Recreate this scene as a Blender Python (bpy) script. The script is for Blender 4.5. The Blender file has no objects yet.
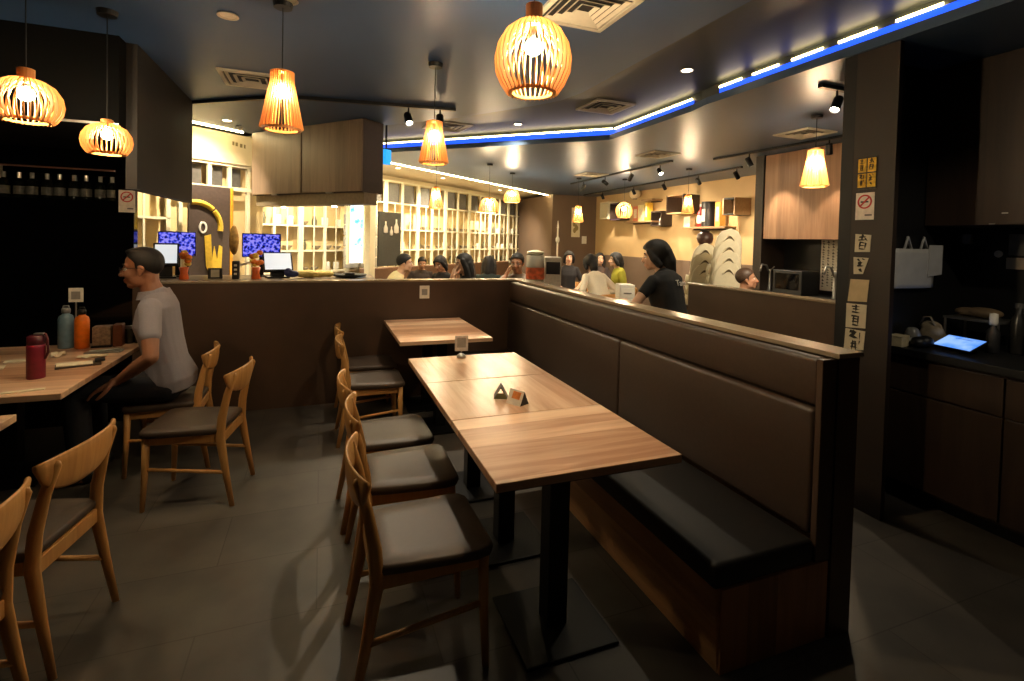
import bpy, bmesh, math, random
from mathutils import Vector, Matrix, Quaternion

random.seed(7)
PI = math.pi
scene = bpy.context.scene
COL = scene.collection
V = Vector

# ------------------------------------------------------------------ camera model
FOC, YAW, PITCH, ROLL, CAMH, PPY = 500.0, .3645, -.0268, .0237, 1.605, 252.7
_cy, _sy, _cp, _sp = math.cos(YAW), math.sin(YAW), math.cos(PITCH), math.sin(PITCH)
FWD = V((_sy * _cp, _cy * _cp, _sp))
_rt = V((_cy, -_sy, 0)); _up = _rt.cross(FWD)
RT = _rt * math.cos(ROLL) + _up * math.sin(ROLL)
UP = -_rt * math.sin(ROLL) + _up * math.cos(ROLL)
EYE = V((0, 0, CAMH))


def at(px, py, x=None, y=None, z=None, d=None):
    """the point where the sight line of a measured pixel meets a plane of the room"""
    v = RT * ((px - 512) / FOC) + UP * ((PPY - py) / FOC) + FWD
    t = x / v.x if x is not None else y / v.y if y is not None else (z - CAMH) / v.z if z is not None else d
    return EYE + v * t


cam_data = bpy.data.cameras.new('camera')
cam = bpy.data.objects.new('camera', cam_data)
COL.objects.link(cam)
cam.matrix_world = Matrix(((RT.x, UP.x, -FWD.x, 0), (RT.y, UP.y, -FWD.y, 0), (RT.z, UP.z, -FWD.z, CAMH), (0, 0, 0, 1)))
cam_data.sensor_fit = 'HORIZONTAL'
cam_data.sensor_width = 36
cam_data.lens = FOC / 1024 * 36
cam_data.shift_y = -(340.5 - PPY) / 1024
cam_data.clip_start = .02
scene.camera = cam

# ------------------------------------------------------------------ materials


def lin(c):
    return tuple(((v / 255) / 12.92 if v <= 10 else (((v / 255) + .055) / 1.055) ** 2.4) for v in c)


def rgba(c):
    return (*lin(c), 1)


_M = {}


def _new(name):
    m = bpy.data.materials.new(name)
    m.use_nodes = True
    nt = m.node_tree
    return m, nt, nt.nodes['Principled BSDF']


def mat(name, c, rough=.5, metal=0, var=.12, scale=30, bump=0, spec=.5, trans=0, alpha=1, coat=0):
    """plain material with a faint procedural variation"""
    if name in _M: return _M[name]
    m, nt, b = _new(name)
    b.inputs['Roughness'].default_value = rough
    b.inputs['Metallic'].default_value = metal
    b.inputs['Specular IOR Level'].default_value = spec
    b.inputs['Transmission Weight'].default_value = trans
    b.inputs['Alpha'].default_value = alpha
    b.inputs['Coat Weight'].default_value = coat
    tc = nt.nodes.new('ShaderNodeTexCoord')
    nz = nt.nodes.new('ShaderNodeTexNoise')
    nz.inputs['Scale'].default_value = scale
    nz.inputs['Detail'].default_value = 4
    nt.links.new(tc.outputs['Object'], nz.inputs['Vector'])
    r = nt.nodes.new('ShaderNodeValToRGB')
    l = lin(c)
    r.color_ramp.elements[0].color = (*[v * (1 - var) for v in l], 1)
    r.color_ramp.elements[1].color = (*[min(1, v * (1 + var)) for v in l], 1)
    r.color_ramp.elements[0].position = .3
    r.color_ramp.elements[1].position = .7
    nt.links.new(nz.outputs['Fac'], r.inputs['Fac'])
    nt.links.new(r.outputs['Color'], b.inputs['Base Color'])
    if bump:
        bp = nt.nodes.new('ShaderNodeBump')
        bp.inputs['Strength'].default_value = bump
        bp.inputs['Distance'].default_value = .004
        nt.links.new(nz.outputs['Fac'], bp.inputs['Height'])
        nt.links.new(bp.outputs['Normal'], b.inputs['Normal'])
    _M[name] = m
    return m


def wood(name, c1, c2, axis='X', plank=.11, rough=.4, grain=1.0, plankvar=.5, cross=None):
    """boards running along `axis` (object coordinates) with streaky grain"""
    if name in _M: return _M[name]
    m, nt, b = _new(name)
    N, L = nt.nodes, nt.links
    b.inputs['Roughness'].default_value = rough
    tc = N.new('ShaderNodeTexCoord')
    sep = N.new('ShaderNodeSeparateXYZ')
    L.new(tc.outputs['Object'], sep.inputs[0])
    cross = cross or {'X': 'Y', 'Y': 'X', 'Z': 'X'}[axis]
    dv = N.new('ShaderNodeMath'); dv.operation = 'DIVIDE'; dv.inputs[1].default_value = plank
    if cross == 'XY':
        ad = N.new('ShaderNodeMath'); ad.operation = 'ADD'
        L.new(sep.outputs['X'], ad.inputs[0]); L.new(sep.outputs['Y'], ad.inputs[1])
        L.new(ad.outputs[0], dv.inputs[0])
    else:
        L.new(sep.outputs[cross], dv.inputs[0])
    fl = N.new('ShaderNodeMath'); fl.operation = 'FLOOR'
    L.new(dv.outputs[0], fl.inputs[0])
    wn = N.new('ShaderNodeTexWhiteNoise'); wn.noise_dimensions = '1D'
    L.new(fl.outputs[0], wn.inputs['W'])
    mp = N.new('ShaderNodeMapping')
    s = {'X': (1.2, 14, 14), 'Y': (14, 1.2, 14), 'Z': (14, 14, 1.2)}[axis]
    mp.inputs['Scale'].default_value = tuple(v * grain for v in s)
    L.new(tc.outputs['Object'], mp.inputs['Vector'])
    cm = N.new('ShaderNodeVectorMath'); cm.operation = 'ADD'
    sc = N.new('ShaderNodeVectorMath'); sc.operation = 'SCALE'; sc.inputs['Scale'].default_value = 9
    L.new(wn.outputs['Color'], sc.inputs[0])
    L.new(mp.outputs[0], cm.inputs[0]); L.new(sc.outputs[0], cm.inputs[1])
    nz = N.new('ShaderNodeTexNoise')
    nz.inputs['Scale'].default_value = 1.0; nz.inputs['Detail'].default_value = 6
    nz.inputs['Roughness'].default_value = .6; nz.inputs['Distortion'].default_value = 1.1
    L.new(cm.outputs[0], nz.inputs['Vector'])
    mx = N.new('ShaderNodeMath'); mx.operation = 'MULTIPLY_ADD'
    mx.inputs[1].default_value = plankvar
    L.new(wn.outputs['Value'], mx.inputs[0])
    sb = N.new('ShaderNodeMath'); sb.operation = 'MULTIPLY_ADD'
    sb.inputs[1].default_value = 1.5; sb.inputs[2].default_value = -.25 - plankvar / 2
    L.new(nz.outputs['Fac'], sb.inputs[0]); L.new(sb.outputs[0], mx.inputs[2])
    r = N.new('ShaderNodeValToRGB')
    r.color_ramp.elements[0].color = rgba(c1); r.color_ramp.elements[1].color = rgba(c2)
    r.color_ramp.elements[0].position = .05; r.color_ramp.elements[1].position = .95
    L.new(mx.outputs[0], r.inputs['Fac'])
    L.new(r.outputs['Color'], b.inputs['Base Color'])
    bp = N.new('ShaderNodeBump'); bp.inputs['Strength'].default_value = .06
    L.new(nz.outputs['Fac'], bp.inputs['Height']); L.new(bp.outputs['Normal'], b.inputs['Normal'])
    _M[name] = m
    return m


def glow(name, c, strength, base=None):
    if name in _M: return _M[name]
    m, nt, b = _new(name)
    b.inputs['Base Color'].default_value = rgba(base or c)
    b.inputs['Emission Color'].default_value = rgba(c)
    b.inputs['Emission Strength'].default_value = strength
    b.inputs['Roughness'].default_value = .4
    _M[name] = m
    return m


def screen_mat(name, cols, strength, scale=14):
    """a lit display with a blotchy picture on it"""
    if name in _M: return _M[name]
    m, nt, b = _new(name)
    tc = nt.nodes.new('ShaderNodeTexCoord')
    vz = nt.nodes.new('ShaderNodeTexVoronoi'); vz.inputs['Scale'].default_value = scale
    nz = nt.nodes.new('ShaderNodeTexNoise'); nz.inputs['Scale'].default_value = scale * 1.3; nz.inputs['Detail'].default_value = 3
    nt.links.new(tc.outputs['Object'], vz.inputs['Vector']); nt.links.new(tc.outputs['Object'], nz.inputs['Vector'])
    ad = nt.nodes.new('ShaderNodeMath'); ad.operation = 'MULTIPLY_ADD'; ad.inputs[1].default_value = .5
    nt.links.new(vz.outputs['Distance'], ad.inputs[0]); nt.links.new(nz.outputs['Fac'], ad.inputs[2])
    r = nt.nodes.new('ShaderNodeValToRGB')
    el = r.color_ramp.elements
    while len(el) < len(cols): el.new(.5)
    for i, c in enumerate(cols):
        el[i].position = .52 + .36 * i / (len(cols) - 1); el[i].color = rgba(c)
    nt.links.new(ad.outputs[0], r.inputs['Fac'])
    nt.links.new(r.outputs['Color'], b.inputs['Emission Color'])
    b.inputs['Emission Strength'].default_value = strength
    b.inputs['Base Color'].default_value = (.01, .01, .012, 1)
    b.inputs['Roughness'].default_value = .2
    _M[name] = m
    return m


def floor_mat():
    m, nt, b = _new('floor_tiles')
    N, L = nt.nodes, nt.links
    tc = N.new('ShaderNodeTexCoord')
    br = N.new('ShaderNodeTexBrick')
    br.offset = 0.5
    br.inputs['Scale'].default_value = 1
    br.inputs['Brick Width'].default_value = .9; br.inputs['Row Height'].default_value = .45
    br.inputs['Mortar Size'].default_value = .003; br.inputs['Mortar Smooth'].default_value = .2
    br.inputs['Color1'].default_value = rgba((93, 86, 78)); br.inputs['Color2'].default_value = rgba((81, 75, 68))
    br.inputs['Mortar'].default_value = rgba((66, 60, 52))
    L.new(tc.outputs['Object'], br.inputs['Vector'])
    nz = N.new('ShaderNodeTexNoise'); nz.inputs['Scale'].default_value = 3.5; nz.inputs['Detail'].default_value = 8
    L.new(tc.outputs['Object'], nz.inputs['Vector'])
    r = N.new('ShaderNodeValToRGB')
    r.color_ramp.elements[0].position = .3; r.color_ramp.elements[1].position = .75
    r.color_ramp.elements[0].color = (.62, .62, .62, 1); r.color_ramp.elements[1].color = (1.15, 1.13, 1.1, 1)
    L.new(nz.outputs['Fac'], r.inputs['Fac'])
    mx = N.new('ShaderNodeMix'); mx.data_type = 'RGBA'; mx.blend_type = 'MULTIPLY'; mx.inputs['Factor'].default_value = 1
    L.new(br.outputs['Color'], mx.inputs['A']); L.new(r.outputs['Color'], mx.inputs['B'])
    L.new(mx.outputs['Result'], b.inputs['Base Color'])
    b.inputs['Roughness'].default_value = .5
    return m


M_FLOOR = floor_mat()
M_CEIL = mat('ceiling_navy', (44, 70, 108), .42, var=.05, scale=2)
M_TRAY = mat('ceiling_grey', (60, 64, 58), .5, var=.05, scale=2)
M_DROP = mat('ceiling_slate', (72, 92, 118), .4, var=.05, scale=2)
M_BLACK = mat('black_paint', (14, 14, 15), .5)
M_BLKMET = mat('black_metal', (16, 16, 17), .4, metal=.3)
M_GLASSBLK = mat('black_glass', (5, 5, 6), .06, var=0, spec=.5)
M_DKWOOD = wood('dark_laminate', (46, 34, 26), (66, 49, 37), 'Z', .6, .42, plankvar=.15, cross='XY')
M_HALF = mat('brown_laminate', (80, 60, 46), .42, var=.08, scale=6)
M_CAP = mat('ledge_laminate', (150, 132, 108), .26, var=.08, scale=8)
M_LEATHER = mat('brown_leatherette', (72, 57, 46), .42, var=.08, scale=60, bump=.05)
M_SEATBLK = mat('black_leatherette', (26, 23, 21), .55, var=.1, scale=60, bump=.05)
M_PAD = mat('chair_vinyl', (72, 58, 47), .5, var=.08, scale=50, bump=.05)
M_TBLX = wood('table_oak_across', (178, 128, 94), (238, 200, 164), 'X', .095, .28, plankvar=.75)
M_TBLY = wood('table_oak_along', (178, 132, 98), (238, 200, 166), 'Y', .24, .27, plankvar=.55, grain=.7)
M_EDGE = wood('table_edge', (150, 110, 62), (190, 148, 90), 'Y', .2, .4)
M_OAK = wood('chair_oak', (190, 132, 70), (222, 168, 100), 'Z', .3, .4, grain=2, plankvar=.2)
M_BENCHW = wood('bench_walnut', (150, 106, 68), (220, 168, 116), 'Y', .21, .4, plankvar=.5, cross='Z', grain=.8)
M_BENCHE = wood('bench_walnut_upright', (138, 94, 60), (190, 138, 94), 'Z', .15, .4, plankvar=.5)
M_CABW = wood('cabinet_elm', (112, 92, 74), (150, 126, 104), 'Z', .19, .45, plankvar=.45, cross='XY')
M_CABR = wood('cabinet_walnut', (136, 98, 70), (180, 136, 100), 'Z', .16, .4, plankvar=.5, cross='XY')
M_SHADE = wood('lamp_ply', (208, 140, 68), (234, 172, 98), 'Z', .5, .5, grain=3, plankvar=.1)
M_CREAM = mat('cream_paint', (214, 196, 160), .6, var=.05, scale=3)
M_FRAME = mat('cream_metal', (226, 216, 184), .45, var=.04)
M_TAUPE = mat('taupe_paint', (112, 92, 76), .6, var=.05, scale=2)
M_WHITE = mat('white_plastic', (226, 222, 210), .4, var=.04)
M_PAPER = mat('white_paper', (232, 226, 210), .7, var=.05)
M_STEEL = mat('brushed_steel', (190, 188, 182), .3, metal=.9, var=.06)
M_GREYV = mat('vent_plastic', (188, 178, 158), .5, var=.05)

# ------------------------------------------------------------------ mesh builder


class MB:
    def __init__(s):
        s.bm = bmesh.new()

    def box(s, x0, x1, y0, y1, z0, z1, M=None):
        vs = [s.bm.verts.new((x, y, z)) for x in (x0, x1) for y in (y0, y1) for z in (z0, z1)]
        for f in ((0, 1, 3, 2), (4, 6, 7, 5), (0, 4, 5, 1), (2, 3, 7, 6), (0, 2, 6, 4), (1, 5, 7, 3)):
            s.bm.faces.new([vs[i] for i in f])
        if M is not None:
            for v in vs: v.co = M @ v.co
        return s

    def prism(s, poly, z0, z1, M=None):
        a = [s.bm.verts.new((x, y, z0)) for x, y in poly]
        b = [s.bm.verts.new((x, y, z1)) for x, y in poly]
        n = len(poly)
        s.bm.faces.new(a[::-1]); s.bm.faces.new(b)
        for i in range(n):
            s.bm.faces.new((a[i], a[(i + 1) % n], b[(i + 1) % n], b[i]))
        if M is not None:
            for v in a + b: v.co = M @ v.co
        return s

    def rings(s, rings, caps=True, closed=False):
        vs = [[s.bm.verts.new(p) for p in r] for r in rings]
        n = len(vs[0])
        m = len(vs)
        for i in range(m if closed else m - 1):
            a, b = vs[i], vs[(i + 1) % m]
            for j in range(n):
                s.bm.faces.new((a[j], a[(j + 1) % n], b[(j + 1) % n], b[j]))
        if caps and not closed:
            s.bm.faces.new(vs[0][::-1]); s.bm.faces.new(vs[-1])
        return s

    def tube(s, pts, r, n=8, flat=None, caps=True):
        """tube along pts; r number or list; flat=(a,b) scale of the section along the first/second side vector"""
        pts = [V(p) for p in pts]
        rs = r if isinstance(r, (list, tuple)) else [r] * len(pts)
        t0 = (pts[1] - pts[0]).normalized()
        ref = V((0, 0, 1)) if abs(t0.z) < .9 else V((1, 0, 0))
        u = t0.cross(ref).normalized()
        rings = []
        prev = t0
        for i, p in enumerate(pts):
            t = (pts[min(i + 1, len(pts) - 1)] - pts[max(i - 1, 0)]).normalized()
            u = (prev.rotation_difference(t) @ u); u = (u - t * u.dot(t)).normalized()
            w = t.cross(u); prev = t
            fa, fb = flat or (1, 1)
            rings.append([p + (u * math.cos(2 * PI * k / n) * fa + w * math.sin(2 * PI * k / n) * fb) * rs[i] for k in range(n)])
        return s.rings(rings, caps)

    def lathe(s, prof, n=24, M=None, caps=True):
        rings = [[V((r * math.cos(2 * PI * k / n), r * math.sin(2 * PI * k / n), z)) for k in range(n)] for r, z in prof]
        if M is not None: rings = [[M @ p for p in r] for r in rings]
        return s.rings(rings, caps)

    def ball(s, c, r, n=12, rot=None):
        r = r if isinstance(r, (list, tuple)) else (r, r, r)
        m = Matrix.Translation(V(c)) @ (rot.to_4x4() if rot else Matrix.Identity(4)) @ Matrix.Diagonal((*r, 1))
        k = n * 2
        top, bot = s.bm.verts.new(m @ V((0, 0, 1))), s.bm.verts.new(m @ V((0, 0, -1)))
        rows = [[s.bm.verts.new(m @ V((math.sin(PI * i / n) * math.cos(2 * PI * j / k), math.sin(PI * i / n) * math.sin(2 * PI * j / k), math.cos(PI * i / n)))) for j in range(k)] for i in range(1, n)]
        for j in range(k):
            q = (j + 1) % k
            s.bm.faces.new((top, rows[0][j], rows[0][q])); s.bm.faces.new((bot, rows[-1][q], rows[-1][j]))
            for i in range(n - 2):
                s.bm.faces.new((rows[i][j], rows[i + 1][j], rows[i + 1][q], rows[i][q]))
        return s

    def cap(s, a, b, ra, rb, n=12):
        """tapered capsule"""
        a, b = V(a), V(b)
        s.ball(a, ra, n // 2 + 2); s.ball(b, rb, n // 2 + 2)
        if (b - a).length > 1e-5: s.tube([a, b], [ra, rb], n)
        return s

    def chain(s, pts, rs, n=12):
        for i in range(len(pts) - 1): s.cap(pts[i], pts[i + 1], rs[i], rs[i + 1], n)
        return s

    def build(s, name, m, parent=None, loc=None, rot=None, smooth=False, bevel=0, seg=2):
        bmesh.ops.recalc_face_normals(s.bm, faces=s.bm.faces[:])
        me = bpy.data.meshes.new(name)
        s.bm.to_mesh(me); s.bm.free()
        o = bpy.data.objects.new(name, me)
        COL.objects.link(o)
        me.materials.append(m)
        if smooth:
            for p in me.polygons: p.use_smooth = True
        if parent is not None: o.parent = parent
        if loc is not None: o.location = loc
        if rot is not None: o.rotation_euler = rot
        if bevel:
            b = o.modifiers.new('bevel', 'BEVEL')
            b.width = bevel; b.segments = seg; b.limit_method = 'ANGLE'; b.angle_limit = math.radians(40)
            if smooth: b.harden_normals = False
        return o


_bench = bpy.data.scenes.new('bake_bench')        # emptied and removed at the end of the script


def bake(o):
    """apply the modifiers of o into its mesh (in an otherwise empty scene, which is quick)"""
    tmp = bpy.data.objects.new('bake_tmp', o.data)
    for m in o.modifiers:
        n = tmp.modifiers.new(m.name, m.type)
        for k in ('mode', 'voxel_size', 'use_smooth_shade', 'iterations', 'factor', 'width', 'segments', 'limit_method', 'angle_limit'):
            if hasattr(m, k):
                try: setattr(n, k, getattr(m, k))
                except Exception: pass
    _bench.collection.objects.link(tmp)
    _bench.view_layers[0].update()
    dg = _bench.view_layers[0].depsgraph

    me = bpy.data.meshes.new_from_object(tmp.evaluated_get(dg))
    old = o.data
    bpy.data.objects.remove(tmp)
    o.modifiers.clear()
    o.data = me
    me.name = o.name
    bpy.data.meshes.remove(old)
    return o


def fuse(o, voxel=.008, smooth=2, f=.5):
    """one continuous skin out of overlapping closed pieces"""
    r = o.modifiers.new('fuse', 'REMESH')
    r.mode = 'VOXEL'; r.voxel_size = voxel; r.use_smooth_shade = True
    if smooth:
        m = o.modifiers.new('even', 'SMOOTH'); m.iterations = smooth; m.factor = f
    return bake(o)


def tag(o, label, cat, group=None, kind=None):
    o['label'] = label; o['category'] = cat
    if group: o['group'] = group
    if kind: o['kind'] = kind
    return o


def thing(name, label, cat, loc=(0, 0, 0), rz=0, group=None):
    o = bpy.data.objects.new(name, None)
    o.empty_display_size = .05
    COL.objects.link(o)
    o.location = loc; o.rotation_euler = (0, 0, rz)
    return tag(o, label, cat, group)


def dup(root, label=None, loc=None, rz=None, scale=None):
    r = root.copy(); COL.objects.link(r)
    if loc is not None: r.location = loc
    if rz is not None: r.rotation_euler = (r.rotation_euler[0], r.rotation_euler[1], rz)
    if scale is not None: r.scale = (scale,) * 3
    if label: r['label'] = label
    for ch in list(root.children):
        c = ch.copy(); COL.objects.link(c); c.parent = r
        for g in list(ch.children):
            d = g.copy(); COL.objects.link(d); d.parent = c
    return r


def struct(name, mb, m, bevel=0, **k):
    o = mb.build(name, m, bevel=bevel, **k)
    o['kind'] = 'structure'
    return o


def lamp(name, kind, loc, power, color=(1, .78, .5), parent=None, size=.04, target=None, angle=60, blend=.5):
    d = bpy.data.lights.new(name, kind)
    d.energy = power; d.color = color
    if kind == 'AREA':
        d.size = size
    else:
        d.shadow_soft_size = size
    if kind == 'SPOT':
        d.spot_size = math.radians(angle); d.spot_blend = blend
    o = bpy.data.objects.new(name, d); COL.objects.link(o)
    o.location = loc
    if target is not None:
        o.rotation_euler = (V(target) - V(loc)).to_track_quat('-Z', 'Y').to_euler()
    if parent is not None: o.parent = parent
    return o

# ------------------------------------------------------------------ the setting
ZC = 2.8
A0 = V((-1.3, 6.36, 0)); B0 = V((5.59, 12.08, 0))
DS = (B0 - A0).normalized(); SANG = math.atan2(DS.y, DS.x)
NS = V((DS.y, -DS.x, 0))                         # towards the room


def sh(s, n, z=0):
    """point by the display wall: s along it, n out into the room"""
    p = A0 + DS * s + NS * n
    return V((p.x, p.y, z))


struct('floor', MB().box(-4.2, 9, -2.2, 16, -.1, 0), M_FLOOR)
main_poly = [(-4.2, -2.2), (1.95, -2.2), (1.95, 3.6), (1.9, 3.88), (1.75, 4.15), (1.2, 4.95), (-.62, 6.9), (-1.25, 6.36), (-4.2, 3.9)]
struct('ceiling', MB().prism(main_poly, 2.8, 2.98), M_CEIL)
struct('ceiling.001', MB().box(-4.2, 9, -2.2, 16, 3.0, 3.1), M_TRAY)
drop_poly = [(3.07, -2.2), (9, -2.2), (9, 13.5), (5.62, 12.1)] + [tuple(sh(s, .013)[:2]) for s in (8.96, 5, 2.05)] + [(.92, 7.27), (3.15, 5.13), (3.115, 3.7), (3.07, 3.46)]
struct('ceiling.002', MB().prism(drop_poly, 2.8, 2.86), M_DROP)
riser_pts = [(3.19, -2.2), (3.19, 3.46), (3.235, 3.7), (3.27, 5.18), (1.0, 7.36), (.45, 7.9)]
mb = MB()
for i in range(len(riser_pts) - 1):
    a, b = V((*riser_pts[i], 0)), V((*riser_pts[i + 1], 0))
    d = (b - a).normalized(); n = V((d.y, -d.x, 0)) * .03
    mb.prism([tuple((a)[:2]), tuple((b)[:2]), tuple((b + n)[:2]), tuple((a + n)[:2])], 2.86, 3.0)
struct('trim_1', mb, M_TRAY)
# bulkhead over the left tables and its hanging wood side panel
struct('ceiling.003', MB().box(-4.2, -1.18, 3.78, 5.05, 2.247, 2.8), mat('bulkhead_black', (5, 5, 5), .9, spec=.15))
struct('trim_2', MB().box(-1.18, -1.12, 3.9, 5.37, 1.87, 2.8), wood('panel_dark_wood', (17, 14, 12), (27, 22, 18), 'Z', .4, .7, plankvar=.2, cross='XY'))
struct('trim_3', MB().box(-4.2, -1.18, 3.772, 3.78, 2.247, 2.262), M_STEEL)
# black glass back wall with a bottle niche
NX0, NX1, NZ0, NZ1 = -2.45, -1.6, 1.84, 2.09
mb = MB()
mb.box(-4.2, NX0, 5.05, 5.14, 0, 2.25); mb.box(NX1, -1.47, 5.05, 5.14, 0, 2.25)
mb.box(NX0, NX1, 5.05, 5.14, 0, NZ0); mb.box(NX0, NX1, 5.05, 5.14, NZ1, 2.25)
mb.box(NX0, NX1, 5.34, 5.36, NZ0 - .03, NZ1 + .03)
mb.box(NX0, NX1, 5.14, 5.34, NZ0 - .03, NZ0); mb.box(NX0, NX1, 5.14, 5.34, NZ1, NZ1 + .03)
struct('wall_left_back', mb, M_GLASSBLK)
struct('trim_4', MB().box(NX0, NX1, 5.035, 5.05, NZ1 - .006, NZ1 + .006), mat('niche_lip', (150, 110, 96), .3, metal=.6))
struct('wall_left', MB().box(-4.3, -4.2, -2.2, 5.14, 0, 3.0), M_BLACK)
struct('wall_rear', MB().box(-4.2, 9, -2.3, -2.2, 0, 3.0), M_DKWOOD)
# half walls
struct('wall_half_back', MB().box(-1.47, 1.96, 5.02, 5.14, 0, 1.155), M_HALF)
struct('trim_5', MB().box(-1.47, 2.09, 5.005, 5.155, 1.155, 1.176), M_CAP, bevel=.003)
struct('wall_half_bench', MB().box(1.96, 2.08, 1.4, 5.14, 0, 1.155), M_HALF)
struct('trim_6', MB().box(1.945, 2.09, 1.39, 5.004, 1.155, 1.176), M_CAP, bevel=.003)
struct('wall_half_right', MB().box(3.75, 3.85, 2.265, 4.4, 0, 1.16), M_HALF)
struct('trim_7', MB().box(3.735, 3.865, 2.265, 4.41, 1.16, 1.178), M_CAP, bevel=.003)
struct('column_right', MB().box(3.09, 3.125, 1.925, 2.17, 0, 2.8), mat('end_panel_brown', (46, 36, 29), .5, var=.06, scale=5))
struct('wall_right_return', MB().box(3.09, 4.25, 2.171, 2.25, 0, 2.8), M_BLACK)
struct('wall_right', MB().box(4.25, 4.35, -2.2, 2.25, 0, 2.8), M_BLACK)
# far right: cream wall, taupe end wall and the block that carries the walnut cabinets
struct('wall_far_right', MB().box(6.9, 7.0, 2.4, 11.8, 1.26, 2.8), mat('cream_wall', (196, 164, 116), .55, var=.05, scale=3))
struct('baseboard_far_right', MB().box(6.86, 7.0, 2.4, 11.8, 0, 1.26), M_TAUPE)
struct('wall_far_end', MB().box(5.6, 7.0, 11.8, 14.6, 0, 2.8), M_TAUPE)
struct('wall_far_block', MB().box(5.9, 6.86, 2.4, 5.18, 0, 2.8), M_BLACK)
struct('trim_8', MB().box(5.48, 5.9, 5.05, 5.18, 0, 2.8), mat('dark_brown_panel', (50, 38, 30), .5))
# display hall beyond the slanting ceiling edge
R_S = Matrix.Translation(A0) @ Matrix.Rotation(SANG, 4, 'Z')     # local x along, local -y to the room
struct('ceiling.004', MB().prism([(1.2, 0), (9.02, 0), (11.2, 1.9), (1.2, 1.9)], 2.88, 2.95, R_S), M_CREAM)
struct('wall_display', MB().box(1.2, 11.2, 1.8, 1.9, 0, 2.88, R_S), M_CREAM)
struct('wall_display_left', MB().box(-1.6, 1.2, .62, .7, 0, 2.8, R_S), M_CREAM)
struct('trim_9', MB().box(-.8, 1.2, .24, .62, 2.44, 2.8, R_S), M_CREAM)
t = thing('led_line', 'thin warm light line along the edge of the cream ceiling', 'light strip', tuple(sh(0, -.03, 2.805)), SANG)
MB().box(-.4, .56, -.012, .008, -.014, .008).build('diffuser', glow('led_line_warm', (255, 232, 170), 15), t)
MB().box(1.0, 9.0, -.012, .008, -.014, .008).build('diffuser', glow('led_line_warm', (255, 232, 170), 15), t)

# ------------------------------------------------------------------ chairs


def leaf_back():
    """curved, leaf-shaped backrest board with rolled ends; chair faces +x"""
    mb = MB(); n = 18; rings = []
    for i in range(n + 1):
        t = -1 + 2 * i / n
        y = .232 * t
        x = -.232 - .05 * (1 - t * t)
        top = .80 - .02 * (1 - abs(t) ** 2) * 0 - .012 * t * t
        h = .026 + .126 * max(0, 1 - abs(t) ** 2.6) ** .55
        mid = top - h / 2
        tilt = .10
        ring = []
        for k in range(12):
            a = 2 * PI * k / 12
            dz = math.sin(a) * h / 2; dx = math.cos(a) * .0105
            ring.append(V((x + dx - tilt * (mid + dz - .74), y, mid + dz)))
        rings.append(ring)
    mb.rings(rings)
    return mb


def make_chair(label, cat='chair', group=None):
    t = thing('dining_chair', label, cat, group=group)
    # upholstered seat, wide front and rounded corners, slightly dished
    mb = MB(); rings = []
    prof = [(-.205, .17), (-.19, .19), (-.1, .203), (.05, .215), (.17, .222), (.215, .21), (.232, .18)]
    outline = [(x, y) for x, y in prof] + [(x, -y) for x, y in prof[::-1]]
    for z, s in ((.425, .95), (.432, .985), (.445, 1.0), (.459, .99), (.466, .95), (.464, .6), (.460, .25)):
        rings.append([V((.01 + (x - .01) * s, y * s, z)) for x, y in outline])
    mb.rings(rings)
    mb.build('seat', M_PAD, t, smooth=True)
    leaf_back().build('backrest', M_OAK, t, smooth=True)
    for s in (1, -1):
        mb = MB()
        mb.tube([(.195, .178 * s, .43), (.198, .182 * s, .25), (.208, .192 * s, 0)], [.024, .021, .014], 10, flat=(1.05, .85))
        mb.build('leg', M_OAK, t, smooth=True)
        mb = MB()                       # rear leg carries on up as the back post
        mb.tube([(-.265, .196 * s, 0), (-.228, .190 * s, .2), (-.195, .184 * s, .40), (-.202, .180 * s, .52), (-.230, .176 * s, .66), (-.262, .172 * s, .765), (-.266, .171 * s, .777)],
                [.014, .020, .026, .024, .020, .019, .010], 10, flat=(.62, 1.0))
        mb.build('leg', M_OAK, t, smooth=True)
        MB().box(-.19, .19, .172 * s - .011, .172 * s + .011, .375, .425).build('seat_rail', M_OAK, t, bevel=.004)
        MB().tube([(-.226, .189 * s, .20), (.198, .183 * s, .24)], .011, 8).build('stretcher', M_OAK, t, smooth=True)
    MB().box(-.208, -.186, -.178, .178, .365, .425).build('seat_rail', M_OAK, t, bevel=.004)
    MB().box(.184, .206, -.178, .178, .375, .425).build('seat_rail', M_OAK, t, bevel=.004)
    return t


G_MID = 'chairs along the long oak table row'
G_LEFT = 'chairs of the left hand tables'
ch = make_chair('oak dining chair with brown seat, nearest of the row beside the long table', group=G_MID)
ch.location = (.385, 1.93, 0); ch.rotation_euler = (0, 0, .02)
CHAIRS = [
    ('oak dining chair tucked under the long table, second from the front', (.405, 2.49, 0), -.02, G_MID),
    ('oak dining chair tucked under the long table, third from the front', (.385, 2.985, 0), .03, G_MID),
    ('oak dining chair at the near half of the small back table', (.40, 4.14, 0), 0, G_MID),
    ('oak dining chair at the small back table, closest to the brown half wall', (.41, 4.70, 0), .02, G_MID),
    ('empty oak dining chair turned out beside the seated man in grey shirt', (-.70, 3.52, 0), PI - .17, G_LEFT),
    ('oak dining chair the man in the grey shirt is sitting on', (-.97, 4.06, 0), PI + .02, G_LEFT),
    ('dark oak dining chair with its curved back to the camera, front left aisle', (-1.105, 2.43, 0), PI - .16, G_LEFT),
    ('oak dining chair cut off by the left picture edge, closest to the camera', (-1.15, 1.87, 0), PI - .1, G_LEFT),
]
for lb, loc, rz, g in CHAIRS:
    c = dup(ch, lb, loc, rz); c['group'] = g

# ------------------------------------------------------------------ tables
TZ = .787


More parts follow.
